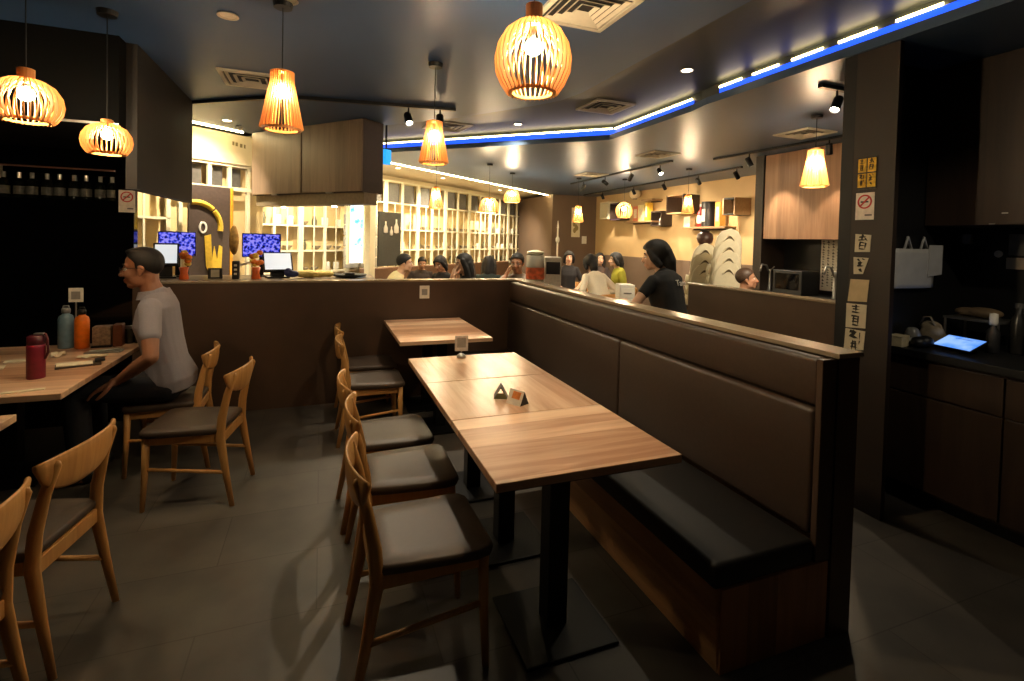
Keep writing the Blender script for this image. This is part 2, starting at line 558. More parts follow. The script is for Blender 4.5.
def table(label, x0, x1, y0, y1, posts, m, group):
    cx, cy = (x0 + x1) / 2, (y0 + y1) / 2
    t = thing('dining_table', label, 'table', (cx, cy, 0), group=group)
    top = MB().box(x0 - cx, x1 - cx, y0 - cy, y1 - cy, TZ - .032, TZ).build('tabletop', m, t, bevel=.003)
    MB().box(x0 - cx + .0015, x1 - cx - .0015, y0 - cy + .0015, y1 - cy - .0015, TZ - .034, TZ - .0315).build('underside', M_BLACK, t)
    for px, py in posts:
        MB().box(px - cx - .045, px - cx + .045, py - cy - .045, py - cy + .045, .012, TZ - .04).build('leg', M_BLKMET, t, bevel=.004)
        MB().box(px - cx - .2, px - cx + .2, py - cy - .2, py - cy + .2, 0, .014).build('base_plate', M_BLKMET, t, bevel=.004)
        MB().box(px - cx - .15, px - cx + .15, py - cy - .15, py - cy + .15, TZ - .044, TZ - .033).build('mount_plate', M_BLKMET, t)
    return t


TX0, TX1 = .555, 1.318
G_T = 'oak topped restaurant tables'
table('front oak table with crosswise planks, nearest in the long row by the bench', TX0, TX1, 1.55, 2.163, [(.93, 1.857)], M_TBLX, G_T)
table('middle oak table of the long row, with the folded tent card', TX0, TX1, 2.166, 2.766, [(.93, 2.466)], M_TBLY, G_T)
table('rear oak table of the long row, with the clip sign holder', TX0, TX1, 2.769, 3.365, [(.93, 3.067)], M_TBLY, G_T)
table('small oak table standing alone against the brown half wall', TX0 + .025, TX1 + .02, 3.905, 4.985, [(.96, 4.16), (.96, 4.73)], M_TBLX, G_T)
table('left oak table with water bottles in front of the black glass wall', -2.05, -1.2, 3.095, 4.40, [(-1.84, 3.4), (-1.84, 4.1)], M_TBLX, G_T)
table('oak table corner cut off by the left edge, nearest the camera', -2.05, -1.24, 1.55, 2.80, [(-1.65, 1.85), (-1.65, 2.5)], M_TBLX, G_T)

# ------------------------------------------------------------------ bench
bench = thing('banquette_bench', 'long brown leatherette banquette with walnut base against the half wall', 'bench', (1.38, 1.42, 0))
Y0b, Y1b = 0.0, 3.575
mb = MB().prism([(0.02, 0.0), (.0, .325), (.575, .325), (.575, 0.0)], 0, 1)   # x,z section swept along y
for v in mb.bm.verts: v.co = V((v.co.x, Y0b + v.co.z * (Y1b - Y0b), v.co.y))
mb.build('base', M_BENCHW, bench, bevel=.003)
MB().box(.022, .573, -.012, 0, .002, .322).build('base_end_panel', M_BENCHE, bench, bevel=.002)
MB().box(.495, .575, -.015, .012, .328, 1.152).build('end_panel', M_HALF, bench, bevel=.003)
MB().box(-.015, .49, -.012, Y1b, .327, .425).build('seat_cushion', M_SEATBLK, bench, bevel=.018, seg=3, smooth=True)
for a, b in ((.0135, 1.427), (1.431, Y1b)):
    MB().box(.49, .575, a, b, .427, .945).build('backrest_cushion', M_LEATHER, bench, bevel=.02, seg=3, smooth=True)
MB().box(.51, .575, .0135, Y1b, .95, 1.152).build('backrest_cushion', M_LEATHER, bench, bevel=.02, seg=3, smooth=True)

# ------------------------------------------------------------------ pendant lamps


def slat_shade(prof, n, w, th=.004):
    """vertical ply ribs standing in a ring; prof = [(r,z)...]"""
    out = []
    for k in range(n):
        a = 2 * PI * k / n
        M = Matrix.Rotation(a, 4, 'Z')
        mb_r = [V((r, 0, z)) for r, z in prof]
        rings = []
        for i, p in enumerate(mb_r):
            t = (mb_r[min(i + 1, len(prof) - 1)] - mb_r[max(i - 1, 0)]).normalized()
            nrm = V((t.z, 0, -t.x))
            rings.append([M @ (p + nrm * dx + V((0, dy, 0))) for dx, dy in ((0, -th / 2), (w, -th / 2), (w, th / 2), (0, th / 2))])
        out.append(rings)
    return out


M_BULB = glow('bulb_warm', (255, 228, 182), 300)
M_BULBK = glow('bulb_warm_cone', (255, 228, 182), 108)
M_BULBC = glow('bulb_warm_small', (255, 228, 182), 145)
M_BULBFAR = glow('bulb_warm_far', (255, 228, 182), 300)
GLOBE = [(.045, .17), (.075, .16), (.12, .125), (.152, .07), (.165, .01), (.160, -.05), (.138, -.10), (.108, -.145)]
ONION = [(.042, .12), (.07, .112), (.115, .085), (.142, .04), (.150, -.005), (.143, -.045), (.122, -.08), (.108, -.095)]
CONE = [(.047, .16), (.047, .10), (.062, .03), (.078, -.05), (.094, -.13), (.102, -.165)]
DOME = [(.03, .1), (.07, .085), (.10, .04), (.115, -.02), (.12, -.08)]


def pendant(label, loc, prof, cap, n=30, s=1.0, zceil=ZC, group='slatted wooden pendant lamps', power=1.0, bulb=None, bz=.05):
    t = thing('pendant_lamp', label, 'pendant lamp', loc, random.random(), group)
    mb = MB()
    for r in slat_shade([(r * s, z * s) for r, z in prof], n, -.018 * s, .005 * s): mb.rings(r)
    sh_ = mb.build('lamp_shade', M_SHADE, t)
    for (r, z) in (prof[0], prof[-1]):
        r *= s; z *= s
        mb = MB()
        mb.rings([[V((rr * math.cos(a), rr * math.sin(a), zz)) for rr, zz in ((r + .004, z - .008), (r + .004, z + .004), (r - .012, z + .004), (r - .012, z - .008))] for a in [2 * PI * k / 36 for k in range(36)]], closed=True)
        mb.build('shade_ring', M_SHADE, sh_)
    z0 = prof[0][1] * s
    MB().lathe([(.038 * s, z0 - .01), (.040 * s, z0 + cap), (.03 * s, z0 + cap + .004)], 16).build('cap', M_SHADE, t, smooth=False)
    MB().tube([(0, 0, bz * s + .03), (0, 0, z0 + .01)], .014, 10).build('lamp_socket', M_BLKMET, t, smooth=True)
    b = MB().ball((0, 0, bz * s), .038 * min(1, s * 1.05), 8).build('bulb', bulb or M_BULB, t, smooth=True)
    MB().tube([(0, 0, z0 + cap), (0, 0, zceil - loc[2] - .02)], .003, 6).build('cord', M_BLACK, t)
    MB().lathe([(.045, zceil - loc[2] - .028), (.05, zceil - loc[2] - .001)], 20).build('canopy', M_BLKMET, t)
    return t


pendant('big round slatted pendant lamp hanging low over the front oak table', tuple(at(533, 61, d=2.2)), GLOBE, .085, 34, .93, bz=.065)
pendant('squat onion shaped slatted pendant lamp at the left picture edge', tuple(at(26, 103, d=2.45)), ONION, .06, 32, .87, bulb=M_BULBC)
pendant('smaller onion shaped slatted pendant lamp beside the no smoking sign', tuple(at(107, 141, d=2.75)), ONION, .03, 30, .70, bulb=M_BULBC)
pendant('conical slatted pendant lamp over the aisle in front of the bar cabinet', tuple(at(282, 100, d=2.6)), CONE, .0, 32, .90, bulb=M_BULBK)
pendant('conical slatted pendant lamp over the gap behind the long table', tuple(at(434, 142, d=3.45)), CONE, .0, 30, .87, bulb=M_BULBK)
pendant('conical slatted pendant lamp in front of the walnut wall cabinet', tuple(at(815, 168, d=4.57)), CONE, .02, 26, 1.0, bulb=M_BULBFAR)
pendant('small conical pendant lamp before the display wall lattice, leftmost far one', tuple(at(436, 198, d=7.6)), CONE, .02, 20, .95, bulb=M_BULBFAR)
pendant('dome pendant lamp above the woman with long dark hair', tuple(at(489, 206, d=8)), DOME, .02, 20, 1.2, bulb=M_BULBFAR)
pendant('dome pendant lamp above the man with glasses, near the dark ceiling edge', tuple(at(512, 197, d=9)), DOME, .02, 20, 1.1, bulb=M_BULBFAR)
pendant('tiny conical pendant lamp in front of the cream wall poster', tuple(at(578, 214, d=9.5)), CONE, .02, 18, .9, bulb=M_BULBFAR)
pendant('round globe pendant lamp before the display boxes, above the olive top diner', tuple(at(624, 211, d=9.5)), GLOBE, .02, 20, .85, bulb=M_BULBFAR)
pendant('conical pendant lamp hanging before the open display box with bottle', tuple(at(688, 204, d=8)), CONE, .02, 18, .85, bulb=M_BULBFAR)

# ------------------------------------------------------------------ ceiling fittings
M_SPOTLENS = glow('spot_lens', (255, 240, 214), 18)
M_LENSOFF = mat('spot_lens_off', (170, 165, 150), .3)


def track(label, pts, loc_z=ZC):
    t = thing('light_track', label, 'light track', (pts[0][0], pts[0][1], loc_z))
    mb = MB()
    for i in range(len(pts) - 1):
        a, b = V((*pts[i], 0)), V((*pts[i + 1], 0))
        d = (b - a); L = d.length
        M = Matrix.Translation(a - V((pts[0][0], pts[0][1], 0))) @ Matrix.Rotation(math.atan2(d.y, d.x), 4, 'Z')
        mb.box(-.01, L + .01, -.018, .018, -.03, -.001, M)
    mb.build('rail', M_BLKMET, t)
    return t


def spot_head(label, x, y, aim, power, on=True, angle=50, zc=ZC, group='track spotlights'):
    p = V((x, y, zc - .03))
    t = thing('track_spotlight', label, 'spotlight', p, 0, group)
    h = V((0, 0, -.10))
    dirv = (V(aim) - (p + h)).normalized()
    q = dirv.to_track_quat('-Z', 'Y').to_matrix().to_4x4()
    M = Matrix.Translation(h) @ q
    MB().tube([(0, 0, 0), (0, 0, -.09)], .008, 8).build('stem', M_BLKMET, t)
    MB().lathe([(.030, .06), (.034, .05), (.034, -.055), (.031, -.06), (.029, -.045), (.012, -.04)], 18, M).build('housing', M_BLKMET, t, smooth=False)
    MB().lathe([(.001, -.046), (.0275, -.046), (.0275, -.042), (.001, -.042)], 16, M).build('lens', M_SPOTLENS if on else M_LENSOFF, t)
    if on and power:
        lamp('spot_light', 'SPOT', tuple(p + h + dirv * .07), power, (1, .84, .62), size=.02, target=aim, angle=angle, blend=.6)
    return t


def ceil_vent(label, cx, cy, z, s, rz, slats=3, group='ceiling air vents'):
    t = thing('ceiling_vent', label, 'air vent', (cx, cy, z), rz, group)
    mb = MB()
    for a, b in ((s / 2, s / 2 - .03),):
        mb.box(-a, a, -a, -b, -.016, 0); mb.box(-a, a, b, a, -.016, 0)
        mb.box(-a, -b, -b, b, -.016, 0); mb.box(b, a, -b, b, -.016, 0)
    f = mb.build('frame', M_GREYV, t, bevel=.002)
    MB().box(-s / 2 + .03, s / 2 - .03, -s / 2 + .03, s / 2 - .03, -.003, -.001).build('backing', mat('vent_dark', (30, 28, 26), .7), t)
    for i in range(slats):
        a = s / 2 - .045 - i * (s / 2 - .06) / slats
        w = .018
        mb = MB()
        for k in range(4):
            R = Matrix.Rotation(k * PI / 2, 4, 'Z')
            vs = [V(p) for p in ((-a, -a, -.016), (a, -a, -.016), (a - w, -a + w, -.004), (-a + w, -a + w, -.004))]
            vs += [v + V((0, 0, .003)) for v in vs]
            bv = [mb.bm.verts.new(R @ v) for v in vs]
            for q in ((0, 1, 2, 3), (7, 6, 5, 4), (0, 4, 5, 1), (1, 5, 6, 2), (2, 6, 7, 3), (3, 7, 4, 0)):
                mb.bm.faces.new([bv[j] for j in q])
        mb.build('louvre', M_GREYV, t)
    return t


ceil_vent('large square ceiling vent beside the big round pendant lamp', 1.25, 2.30, ZC, .42, 0, 4)
ceil_vent('square ceiling vent at the upper left before the bar cabinet', -.52, 4.39, ZC, .42, 0, 3)
ceil_vent('square ceiling vent in the dark recessed ceiling by the blue strip', 2.72, 4.53, 3.0, .45, 0, 3)
ceil_vent('square ceiling vent behind the second conical pendant lamp', 1.45, 6.17, 3.0, .5, .1, 3)
ceil_vent('square ceiling vent above the pendant by the walnut cabinet', 4.745, 3.87, ZC, .42, 0, 3)
ceil_vent('square ceiling vent between the two far spotlight tracks', 4.22, 5.64, ZC, .42, 0, 3)
ceil_vent('farthest square ceiling vent over the back dining area', 4.5, 7.9, ZC, .45, 0, 3)

T1 = track('black spotlight track bending across the ceiling before the bar cabinet', [(-1.1, 5.35), (-.31, 4.75), (1.13, 4.53)])
T2 = track('long black spotlight track, left one of the far parallel pair', [(4.83, 9.3), (4.70, 5.95)])
T3 = track('long black spotlight track, far one alongside the display boxes', [(6.3, 11.4), (5.95, 5.9)])
T4 = track('black spotlight track ending above the walnut cabinet pendant', [(5.09, 5.53), (5.17, 3.66)])
T5 = track('short black spotlight track next to the sticker covered column', [(3.41, 2.66), (3.9, 2.66)])
spot_head('black spotlight half hidden behind the first conical pendant lamp', -.45, 4.86, (-.9, 6.4, 1.5), 0, False)
spot_head('black spotlight on the bending track above the small back table', .72, 4.595, (.95, 3.2, .7), 26, True, 60)
spot_head('black spotlight at the right end of the bending track', 1.0, 4.55, (1.0, 4.2, .75), 22, True, 60)
spot_head('bright spotlight on the short track beside the column', 3.58, 2.66, (2.5, 2.4, 1.0), 10, True, 70)
for i, (lb, y, on) in enumerate((('far left track', 6.25, True), ('far left track, second along', 7.05, True), ('far left track, third along', 7.9, True), ('far left track, rearmost', 8.75, True))):
    spot_head('small spotlight on the %s' % lb, 4.715 + (y - 5.95) * .036, y, ((4.5, 5.0, 1.5), (4.6, 8.6, .8), (6.9, y + .3, 1.6), (4.2, 9.6, .8))[i], 60, on, 70)
for i, (lb, y) in enumerate((('nearest the dark panel', 6.0), ('by the black canister shelf', 6.9), ('by the open display box', 7.9), ('by the paper lantern', 9.0), ('closest to the taupe end wall', 10.4))):
    spot_head('small dark spotlight on the display track %s' % lb, 5.955 + (y - 5.9) * .0636, y, (6.95, y + .1, 1.5), 34, True, 75)
spot_head('small dark spotlight above the dark brown wall panel', 5.115, 4.95, (5.5, 4.6, 1.6), 20, True, 60)
spot_head('small lit spotlight just right of the walnut cabinet pendant', 5.16, 3.9, (5.5, 4.1, 1.4), 14, True, 60)
spot_head('spotlight added on the short track to brighten the white high chairs', 3.80, 2.66, (4.38, 4.65, 1.5), 60, True, 50)  # extra head, added to light the high chair stacks from the front


def downlight(label, x, y, z, power=0, aim=None, angle=110, group='recessed round ceiling lights'):
    t = thing('ceiling_light', label, 'ceiling light', (x, y, z), 0, group)
    MB().lathe([(.052, -.001), (.055, -.008), (.042, -.006), (.040, -.001)], 24).build('ring', M_GREYV, t)
    MB().lathe([(.001, -.004), (.040, -.004), (.040, -.001), (.001, -.001)], 24).build('diffuser', glow('downlight_lit', (255, 236, 200), 8) if power else mat('diffuser_off', (200, 190, 170), .5), t)
    if power: lamp('downlight', 'SPOT', (x, y, z - .02), power, (1, .86, .64), size=.03, target=aim or (x, y, 0), angle=angle, blend=.8)


downlight('unlit round ceiling light at the top left of the ceiling', *at(228, 15, z=ZC)[:2], ZC)
downlight('unlit round ceiling light cut off by the top edge', *at(287, -1, z=ZC)[:2], ZC)
downlight('round ceiling light in the dark recess before the bright blue strip', *at(687, 70, z=3.0)[:2], 3.0, 12)
downlight('round ceiling light in the recess behind the second conical lamp', *at(518, 124, z=3.0)[:2], 3.0, 55, (1.9, 6.5, .9))
mb = MB().lathe([(.03, -.001), (.034, -.03), (.02, -.045), (.001, -.046)], 20)
tag(mb.build('smoke_detector', M_WHITE, None, tuple(at(239, 126, z=ZC))), 'small white dome detector on the ceiling above the beige fascia', 'smoke detector')
for lb, px, py in (('leftmost of three in the cream ceiling over the lattice', 398, 168), ('middle one of three in the cream ceiling over the lattice', 443, 178), ('farthest of three in the cream ceiling over the lattice', 500, 190)):
    p = at(px, py, z=2.88)
    downlight('lit round ceiling light, ' + lb, p.x, p.y, 2.88, 130, sh((p - A0).dot(DS) + .8, -1.5, 1.2))

for lb, s_, n_, tg, pw in (('added behind the bar cabinet to brighten the lattice shelves', 2.2, -.6, sh(2.2, -1.6, 1.2), 90), ('added unseen above the bar cabinet, nearer the menu board', 1.35, -.5, sh(1.9, -1.6, 1.3), 70)):  # unseen extra lamps, added to brighten the shelves below the bar cabinet
    p = sh(s_, n_)
    downlight('lit round ceiling light ' + lb, p.x, p.y, 2.88, pw, tg)
for s_, lb in ((.1, 'added to brighten the beige fascia, left one'), (.75, 'added to brighten the beige fascia, right one')):  # pair of lamps added to lift the dim fascia
    p = sh(s_, .42)
    downlight('lit round ceiling light ' + lb, p.x, p.y, ZC, 60, sh(s_, -.4, 1.6))

downlight('lit round ceiling light added out of view to brighten the service counter nook', 2.7, .3, ZC, 14, (3.72, 2.05, 1.25), 46)  # out-of-view lamp, added to brighten the dark counter nook

# blue and white light strips in the cove
M_BLUE = glow('led_blue', (30, 80, 255), .55)
M_LEDW = glow('led_white', (255, 228, 160), 5.5)


def strip(label, pts, blue=True, white=()):
    t = thing('led_strip', label, 'light strip', (pts[0][0], pts[0][1], 2.86))
    mb = MB()
    o = V((pts[0][0], pts[0][1], 0))
    for i in range(len(pts) - 1):
        a, b = V((*pts[i], 0)) - o, V((*pts[i + 1], 0)) - o
        d = (b - a); n = V((d.y, -d.x, 0)).normalized()
        M = Matrix.Translation(a + n * .012) @ Matrix.Rotation(math.atan2(d.y, d.x), 4, 'Z')
        mb.box(0, d.length, -.005, .005, .026, .082, M)
    mb.build('blue_tape', M_BLUE, t)
    for f0, f1 in white:
        a, b = V((*pts[0], 0)) - o, V((*pts[-1], 0)) - o
        p, q = a + (b - a) * f0, a + (b - a) * f1
        d = q - p; n = V((d.y, -d.x, 0)).normalized()
        M = Matrix.Translation(p + n * .018) @ Matrix.Rotation(math.atan2(d.y, d.x), 4, 'Z')
        MB().box(0, d.length, -.004, .004, .086, .102, M).build('white_tape', M_LEDW, t)


strip('blue lit light strip running from the column to the ceiling corner', [(3.19, 3.42), (3.19, -.5)], True, [(i * .09, i * .09 + .062) for i in range(6)])
strip('shorter blue and white light strip after the dark gap', [(3.27, 5.18), (3.24, 3.8)], True, [(0, .99)])
strip('blue and white light strip slanting away behind the pendants', [(.45, 7.9), (1.0, 7.36), (3.27, 5.18)], True, [(0, .99)])

# ------------------------------------------------------------------ display hall: lattice units


def in_s(mb_fn, name, m, parent=None, **k):
    return mb_fn.build(name, m, parent, **k)


M_LATBACK = mat('lattice_back', (214, 190, 140), .5, var=.06, scale=5)
M_DKPANE = mat('smoked_pane', (92, 88, 82), .25)
M_DISH = mat('stoneware', (120, 108, 86), .4, var=.3, scale=20)


def lattice(label):
    t = thing('display_shelf', label, 'display shelf', (0, 0, 0), SANG, 'cream lattice display shelves')
    W = 1.0
    for x in (.02, .5, .98): MB().box(x - .022, x + .022, -.03, .01, .9, 2.76).build('post', M_FRAME, t)
    for x in (.26, .74): MB().box(x - .011, x + .011, -.028, -.018, .9, 2.3).build('post', M_FRAME, t)
    for z in (.95, 1.32, 1.75, 2.3): MB().box(0, W, -.03, .19, z - .014, z + .014).build('shelf', M_FRAME, t)
    MB().box(0, W, -.025, .0, 2.73, 2.77).build('top_rail', M_FRAME, t)
    for x0, x1 in ((.06, .46), (.54, .94)): MB().box(x0, x1, .05, .06, 2.33, 2.72).build('smoked_pane', M_DKPANE, t)
    MB().box(0, W, .19, .198, .9, 2.76).build('back_panel', M_LATBACK, t)
    return t


PLACES = ['first from the bar cabinet', 'second from the bar cabinet', 'third from the bar cabinet', 'third from the taupe wall', 'second from the taupe wall', 'closest to the taupe wall']
lat0 = None
for i in range(-3, 6):
    p = sh(4.6 + i * 1.01, -1.6)
    lb = ('cream metal lattice display shelf with crockery, %s' % PLACES[i]) if i >= 0 else 'cream lattice display shelf seen under the bar cabinet, %s' % ('right third', 'middle third', 'left third')[-1 - i]
    if lat0 is None:
        lat0 = lattice(lb); lat0.location = p
    else:
        dup(lat0, lb, p)
rnd = random.Random(3)
proto = {}


def crock(kind):
    if kind == 'bowl':
        o = MB().lathe([(.02, 0), (.035, .005), (.07, .05), (.078, .075), (.072, .075), (.03, .015), (.001, .012)], 14).build('bowl', M_DISH, smooth=True)
        tag(o, 'brown stoneware bowl on a lattice display shelf', 'bowl', 'bowls on the lattice shelves')
    elif kind == 'jar':
        o = MB().lathe([(.04, 0), (.05, .01), (.055, .1), (.035, .15), (.03, .18), (.034, .19), (.001, .19)], 14).build('jar', mat('jar_glaze', (96, 92, 70), .35, var=.3), smooth=True)
        tag(o, 'olive glazed jar on a lattice display shelf', 'jar', 'jars on the lattice shelves')
    else:
        o = MB().lathe([(.05, 0), (.06, .02), (.06, .14), (.055, .15), (.05, .14), (.05, .02), (.001, .015)], 14).build('cup', M_WHITE, smooth=True)
        tag(o, 'white cup on a lattice display shelf', 'cup', 'cups on the lattice shelves')
    return o


for i in range(-3, 6):
    for z in (.966, 1.336, 1.766):
        for x in (.14, .38, .62, .86):
            if z > 2.2 and rnd.random() < .75: continue
            k = rnd.choice(['bowl', 'bowl', 'jar', 'cup'])
            loc = sh(4.6 + i * 1.01 + x + rnd.uniform(-.04, .04), -1.70, z)
            if k not in proto:
                proto[k] = crock(k); o = proto[k]
            else:
                o = proto[k].copy(); COL.objects.link(o)
            o.location = loc
            s_ = rnd.uniform(.85, 1.05); o.scale = (s_, s_, s_)

dup(lat0, 'cream lattice display shelf behind the head of the seated man, left of the menu board', sh(-1.08, -.36))
# left display bay seen between the two cabinets: frames, menu board
t = thing('display_shelf', 'cream framed display shelf above the dark menu board, left of the bar cabinet', 'display shelf', sh(-.5, -.31), SANG)
for x in (.5, .82, 1.06, 1.3): MB().box(x - .02, x + .02, -.03, .01, .9, 2.44).build('post', M_FRAME, t)
for z in (2.14, 2.43): MB().box(+.46, 1.7, -.04, .02, z - .022, z + .022).build('rail', M_FRAME, t)
for x0, x1 in ((.54, .78), (.86, 1.03), (1.1, 1.26)): MB().box(x0, x1, .08, .09, 2.17, 2.4).build('smoked_pane', M_DKPANE, t)
MB().box(+.46, 1.65, .2, .21, .9, 2.40).build('back_panel', M_LATBACK, t)
# small grey letters on the fascia are too blurred to read: keep their strokes
mb = MB()
for x, w_, z in ((.56, .022, 2.665), (.60, .026, 2.66), (.655, .03, 2.653), (.705, .02, 2.65)):
    mb.box(x, x + w_, .236, .24, z, z + .045, R_S)
tag(mb.build('fascia_lettering', mat('letter_olive', (120, 104, 66), .5)), 'small olive lettering on the beige fascia left of the bar cabinet', 'lettering')
# dark menu board with yellow painting
t = thing('menu_board', 'dark brown menu board with yellow ring and dripping letter, orange right edge', 'menu board', sh(-.17, .02), SANG)
MB().box(.1, .575, -.0, .03, 1.05, 2.12).build('panel', mat('board_brown', (74, 60, 52), .5), t)
MB().box(.552, .585, -.008, .032, 1.05, 2.12).build('edge_strip', mat('board_orange', (214, 150, 40), .45), t)
M_YEL = mat('sign_yellow', (226, 186, 60), .5)
mb = MB()
cx, cz = .17, 1.66
for a0, a1 in ((-.15, .75), (.85, 1.75)):
    pts = [(cx + .27 * math.cos(a0 + (a1 - a0) * k / 8), -.004, cz + .27 * math.sin(a0 + (a1 - a0) * k / 8)) for k in range(9)]
    mb = MB(); mb.tube(pts, .03, 8, flat=(1, .12) if False else (1, 1)); mb.build('yellow_arc', M_YEL, t)
pts = [(.26, 1.56), (.33, 1.58), (.345, 1.3), (.37, 1.45), (.40, 1.3), (.425, 1.46), (.46, 1.44), (.45, 1.2), (.40, 1.12), (.385, 1.2), (.36, 1.1), (.32, 1.14), (.28, 1.22)]
vs = [(x, z) for x, z in pts]
Mx = Matrix(((1, 0, 0, 0), (0, 0, 1, -.012), (0, 1, 0, 0), (0, 0, 0, 1)))
MB().prism(vs, 0, .01, Mx).build('yellow_letter', M_YEL, t)
ring = [V((.245 + .035 * math.cos(a), -.008, 1.655 + .055 * math.sin(a))) for a in [2 * PI * k / 20 for k in range(20)]]
mb = MB(); mb.rings([[c + V((math.cos(b) * .012 * (c.x - .245) / .035, math.sin(b) * .006, math.cos(b) * .012 * (c.z - 1.655) / .055)) for b in [2 * PI * j / 6 for j in range(6)]] for c in ring], closed=True)
mb.build('white_letter', M_WHITE, t)
# hanging brown oval charm and stems by the post
MB_ = MB().ball((0, 0, 0), (.05, .03, .17), 8)
tag(MB_.build('hanging_ornament', mat('bronze_charm', (134, 100, 50), .35, metal=.4, var=.4), None, tuple(at(234, 240, y=6.4)), smooth=True), 'long brown oval ornament hanging beside the menu board', 'ornament')
# grey shutter trays and the blue window by the bar
t = thing('roller_shutter', 'grey shutter of stacked curved panels behind the bar counter', 'shutter', sh(3.0, -1.3), SANG)
for k in range(5):
    z = .95 + k * .2
    MB().box(.28, .62, 0, .05, z + .06, z + .235).build('slat', mat('shutter_grey', (150, 142, 122), .5), t, bevel=.01)
    MB().box(.66, 1.12, -.02, .05, z + .06, z + .235).build('slat', mat('shutter_grey', (150, 142, 122), .5), t, bevel=.01)
p0, p1 = at(350, 206, d=9), at(363, 262, d=9)
t = thing('lit_window', 'bright blue and white lit window pane beside the cream post behind the bar', 'window', tuple(at(356, 234, d=9)), SANG)
MB().box(-.16, .16, 0, .02, -.52, .52).build('pane', screen_mat('street_glow', [(40, 120, 235), (120, 190, 250), (245, 240, 225), (225, 225, 220)], 1.1, 5), t)
MB().box(-.2, -.16, -.02, .03, -.54, .54).build('frame', M_FRAME, t); MB().box(.16, .2, -.02, .03, -.54, .54).build('frame', M_FRAME, t)
tag(MB().box(-.06, .06, -.06, .06, -.99, 1.35).build('cream_post', M_FRAME, None, tuple(at(370, 235, d=8.2).xy) + (1.0,), (0, 0, SANG)), 'slim cream post under the right end of the bar cabinet', 'post')
# chalk board with white bottle drawings
pc = at(390, 239, d=8.6)
t = thing('chalk_board', 'dark grey board with white bottle shapes, behind the cream post', 'board', (pc.x, pc.y, pc.z), SANG)
MB().box(-.27, .27, 0, .03, -.46, .46).build('panel', mat('board_grey', (66, 66, 60), .6), t, bevel=.004)
for x, z, s_ in ((-.12, .1, .9), (.02, .06, .7), (.14, .1, 1.1)):
    Mz = Matrix.Translation((x, -.012, z)) @ Matrix.Diagonal((s_, .12, s_, 1))
    MB().lathe([(.001, 0), (.055, .01), (.055, .1), (.02, .16), (.018, .22), (.001, .22)], 12, Mz).build('bottle_shape', M_WHITE, t, smooth=True)

# ------------------------------------------------------------------ bar
struct('wall_bar_block', MB().box(-1.3, .45, 5.16, 5.2, 0, 1.0), M_BLACK)
bar = thing('bar_counter', 'dark bar counter just behind the brown half wall', 'counter', (-.5, 5.5, 0))
MB().box(-.95, 1.0, -.29, .3, .0, 1.13).build('cabinet_body', M_HALF, bar)
MB().box(-.97, 1.02, -.3, .32, 1.13, 1.17).build('counter_top', mat('bar_top', (110, 92, 74), .3), bar, bevel=.003)
# hanging bar cabinet, square to the display wall
c0 = V((.37, 5.29, 0)); cdir = V((-.642, .767, 0)); cang = math.atan2(cdir.y, cdir.x)
t = thing('bar_cabinet', 'grey brown wood two door cabinet hanging from the ceiling over the bar', 'cabinet', tuple(c0), cang)
L = 1.80
MB().box(0, L, -.30, -.02, 2.05, 2.795).build('carcass', mat('cabinet_side', (58, 44, 34), .5), t)
for a, b in ((.004, .905), (.925, L - .004)): MB().box(a, b, -.02, 0, 2.06, 2.79).build('door', M_CABW, t, bevel=.002)
MB().box(0.02, L, -.24, -.06, 1.93, 2.05).build('light_valance', mat('valance_beige', (140, 124, 98), .5), t)
MB().box(1.32, 1.42, -.012, .004, 2.045, 2.058).build('handle', M_STEEL, t)
MB().box(.42, .52, -.012, .004, 2.045, 2.058).build('handle', M_STEEL, t)
for s_, lb in ((.5, 'right'), (1.35, 'left')):
    pl = c0 + cdir * s_ + V((.767, .642, 0)) * .1 + V((0, 0, 1.915))
    q = thing('cabinet_spotlight', 'small bright puck light under the %s half of the bar cabinet' % lb, 'puck light', pl, 0, 'puck lights under the bar cabinet')
    MB().lathe([(.03, 0), (.034, .014), (.001, .014)], 16).build('body', M_STEEL, q)
    MB().lathe([(.001, -.004), (.024, -.004), (.024, .002), (.001, .002)], 16).build('lens', glow('puck_lens', (255, 232, 180), 40), q)
    lamp('puck_spot', 'SPOT', (pl.x, pl.y, pl.z - .02), 16, (1, .82, .55), size=.03, target=(pl.x + .1, pl.y + .1, 0), angle=150, blend=.8)

SCR = screen_mat('monitor_picture', [(6, 8, 40), (14, 24, 120), (52, 70, 225), (150, 140, 245)], 0.3, 34)


def monitor(label, px0, px1, py0, py1, y):
    a, b = at(px0, py1, y=y), at(px1, py0, y=y)
    c = (a + b) / 2; w_, h_ = (b.x - a.x) / 2, (b.z - a.z) / 2
    t = thing('monitor', label, 'monitor', (c.x, y, 1.17), .1, 'order screens on the bar')
    zc = c.z - 1.17
    MB().box(-w_, w_, 0, .03, zc - h_, zc + h_).build('bezel', M_BLKMET, t, bevel=.004)
    MB().box(-w_ + .008, w_ - .008, -.003, .001, zc - h_ + .008, zc + h_ - .008).build('screen', SCR, t)
    MB().box(-.02, .02, .03, .06, .01, zc).build('stand', M_BLKMET, t)
    MB().box(-.09, .09, -.04, .1, 0, .012).build('foot', M_BLKMET, t, bevel=.003)


monitor('blue lit monitor behind the head of the seated man', 158, 196, 232, 256, 5.62)
monitor('blue lit monitor below the bar cabinet, left of the tilted tablet', 242, 281, 234, 257, 5.62)
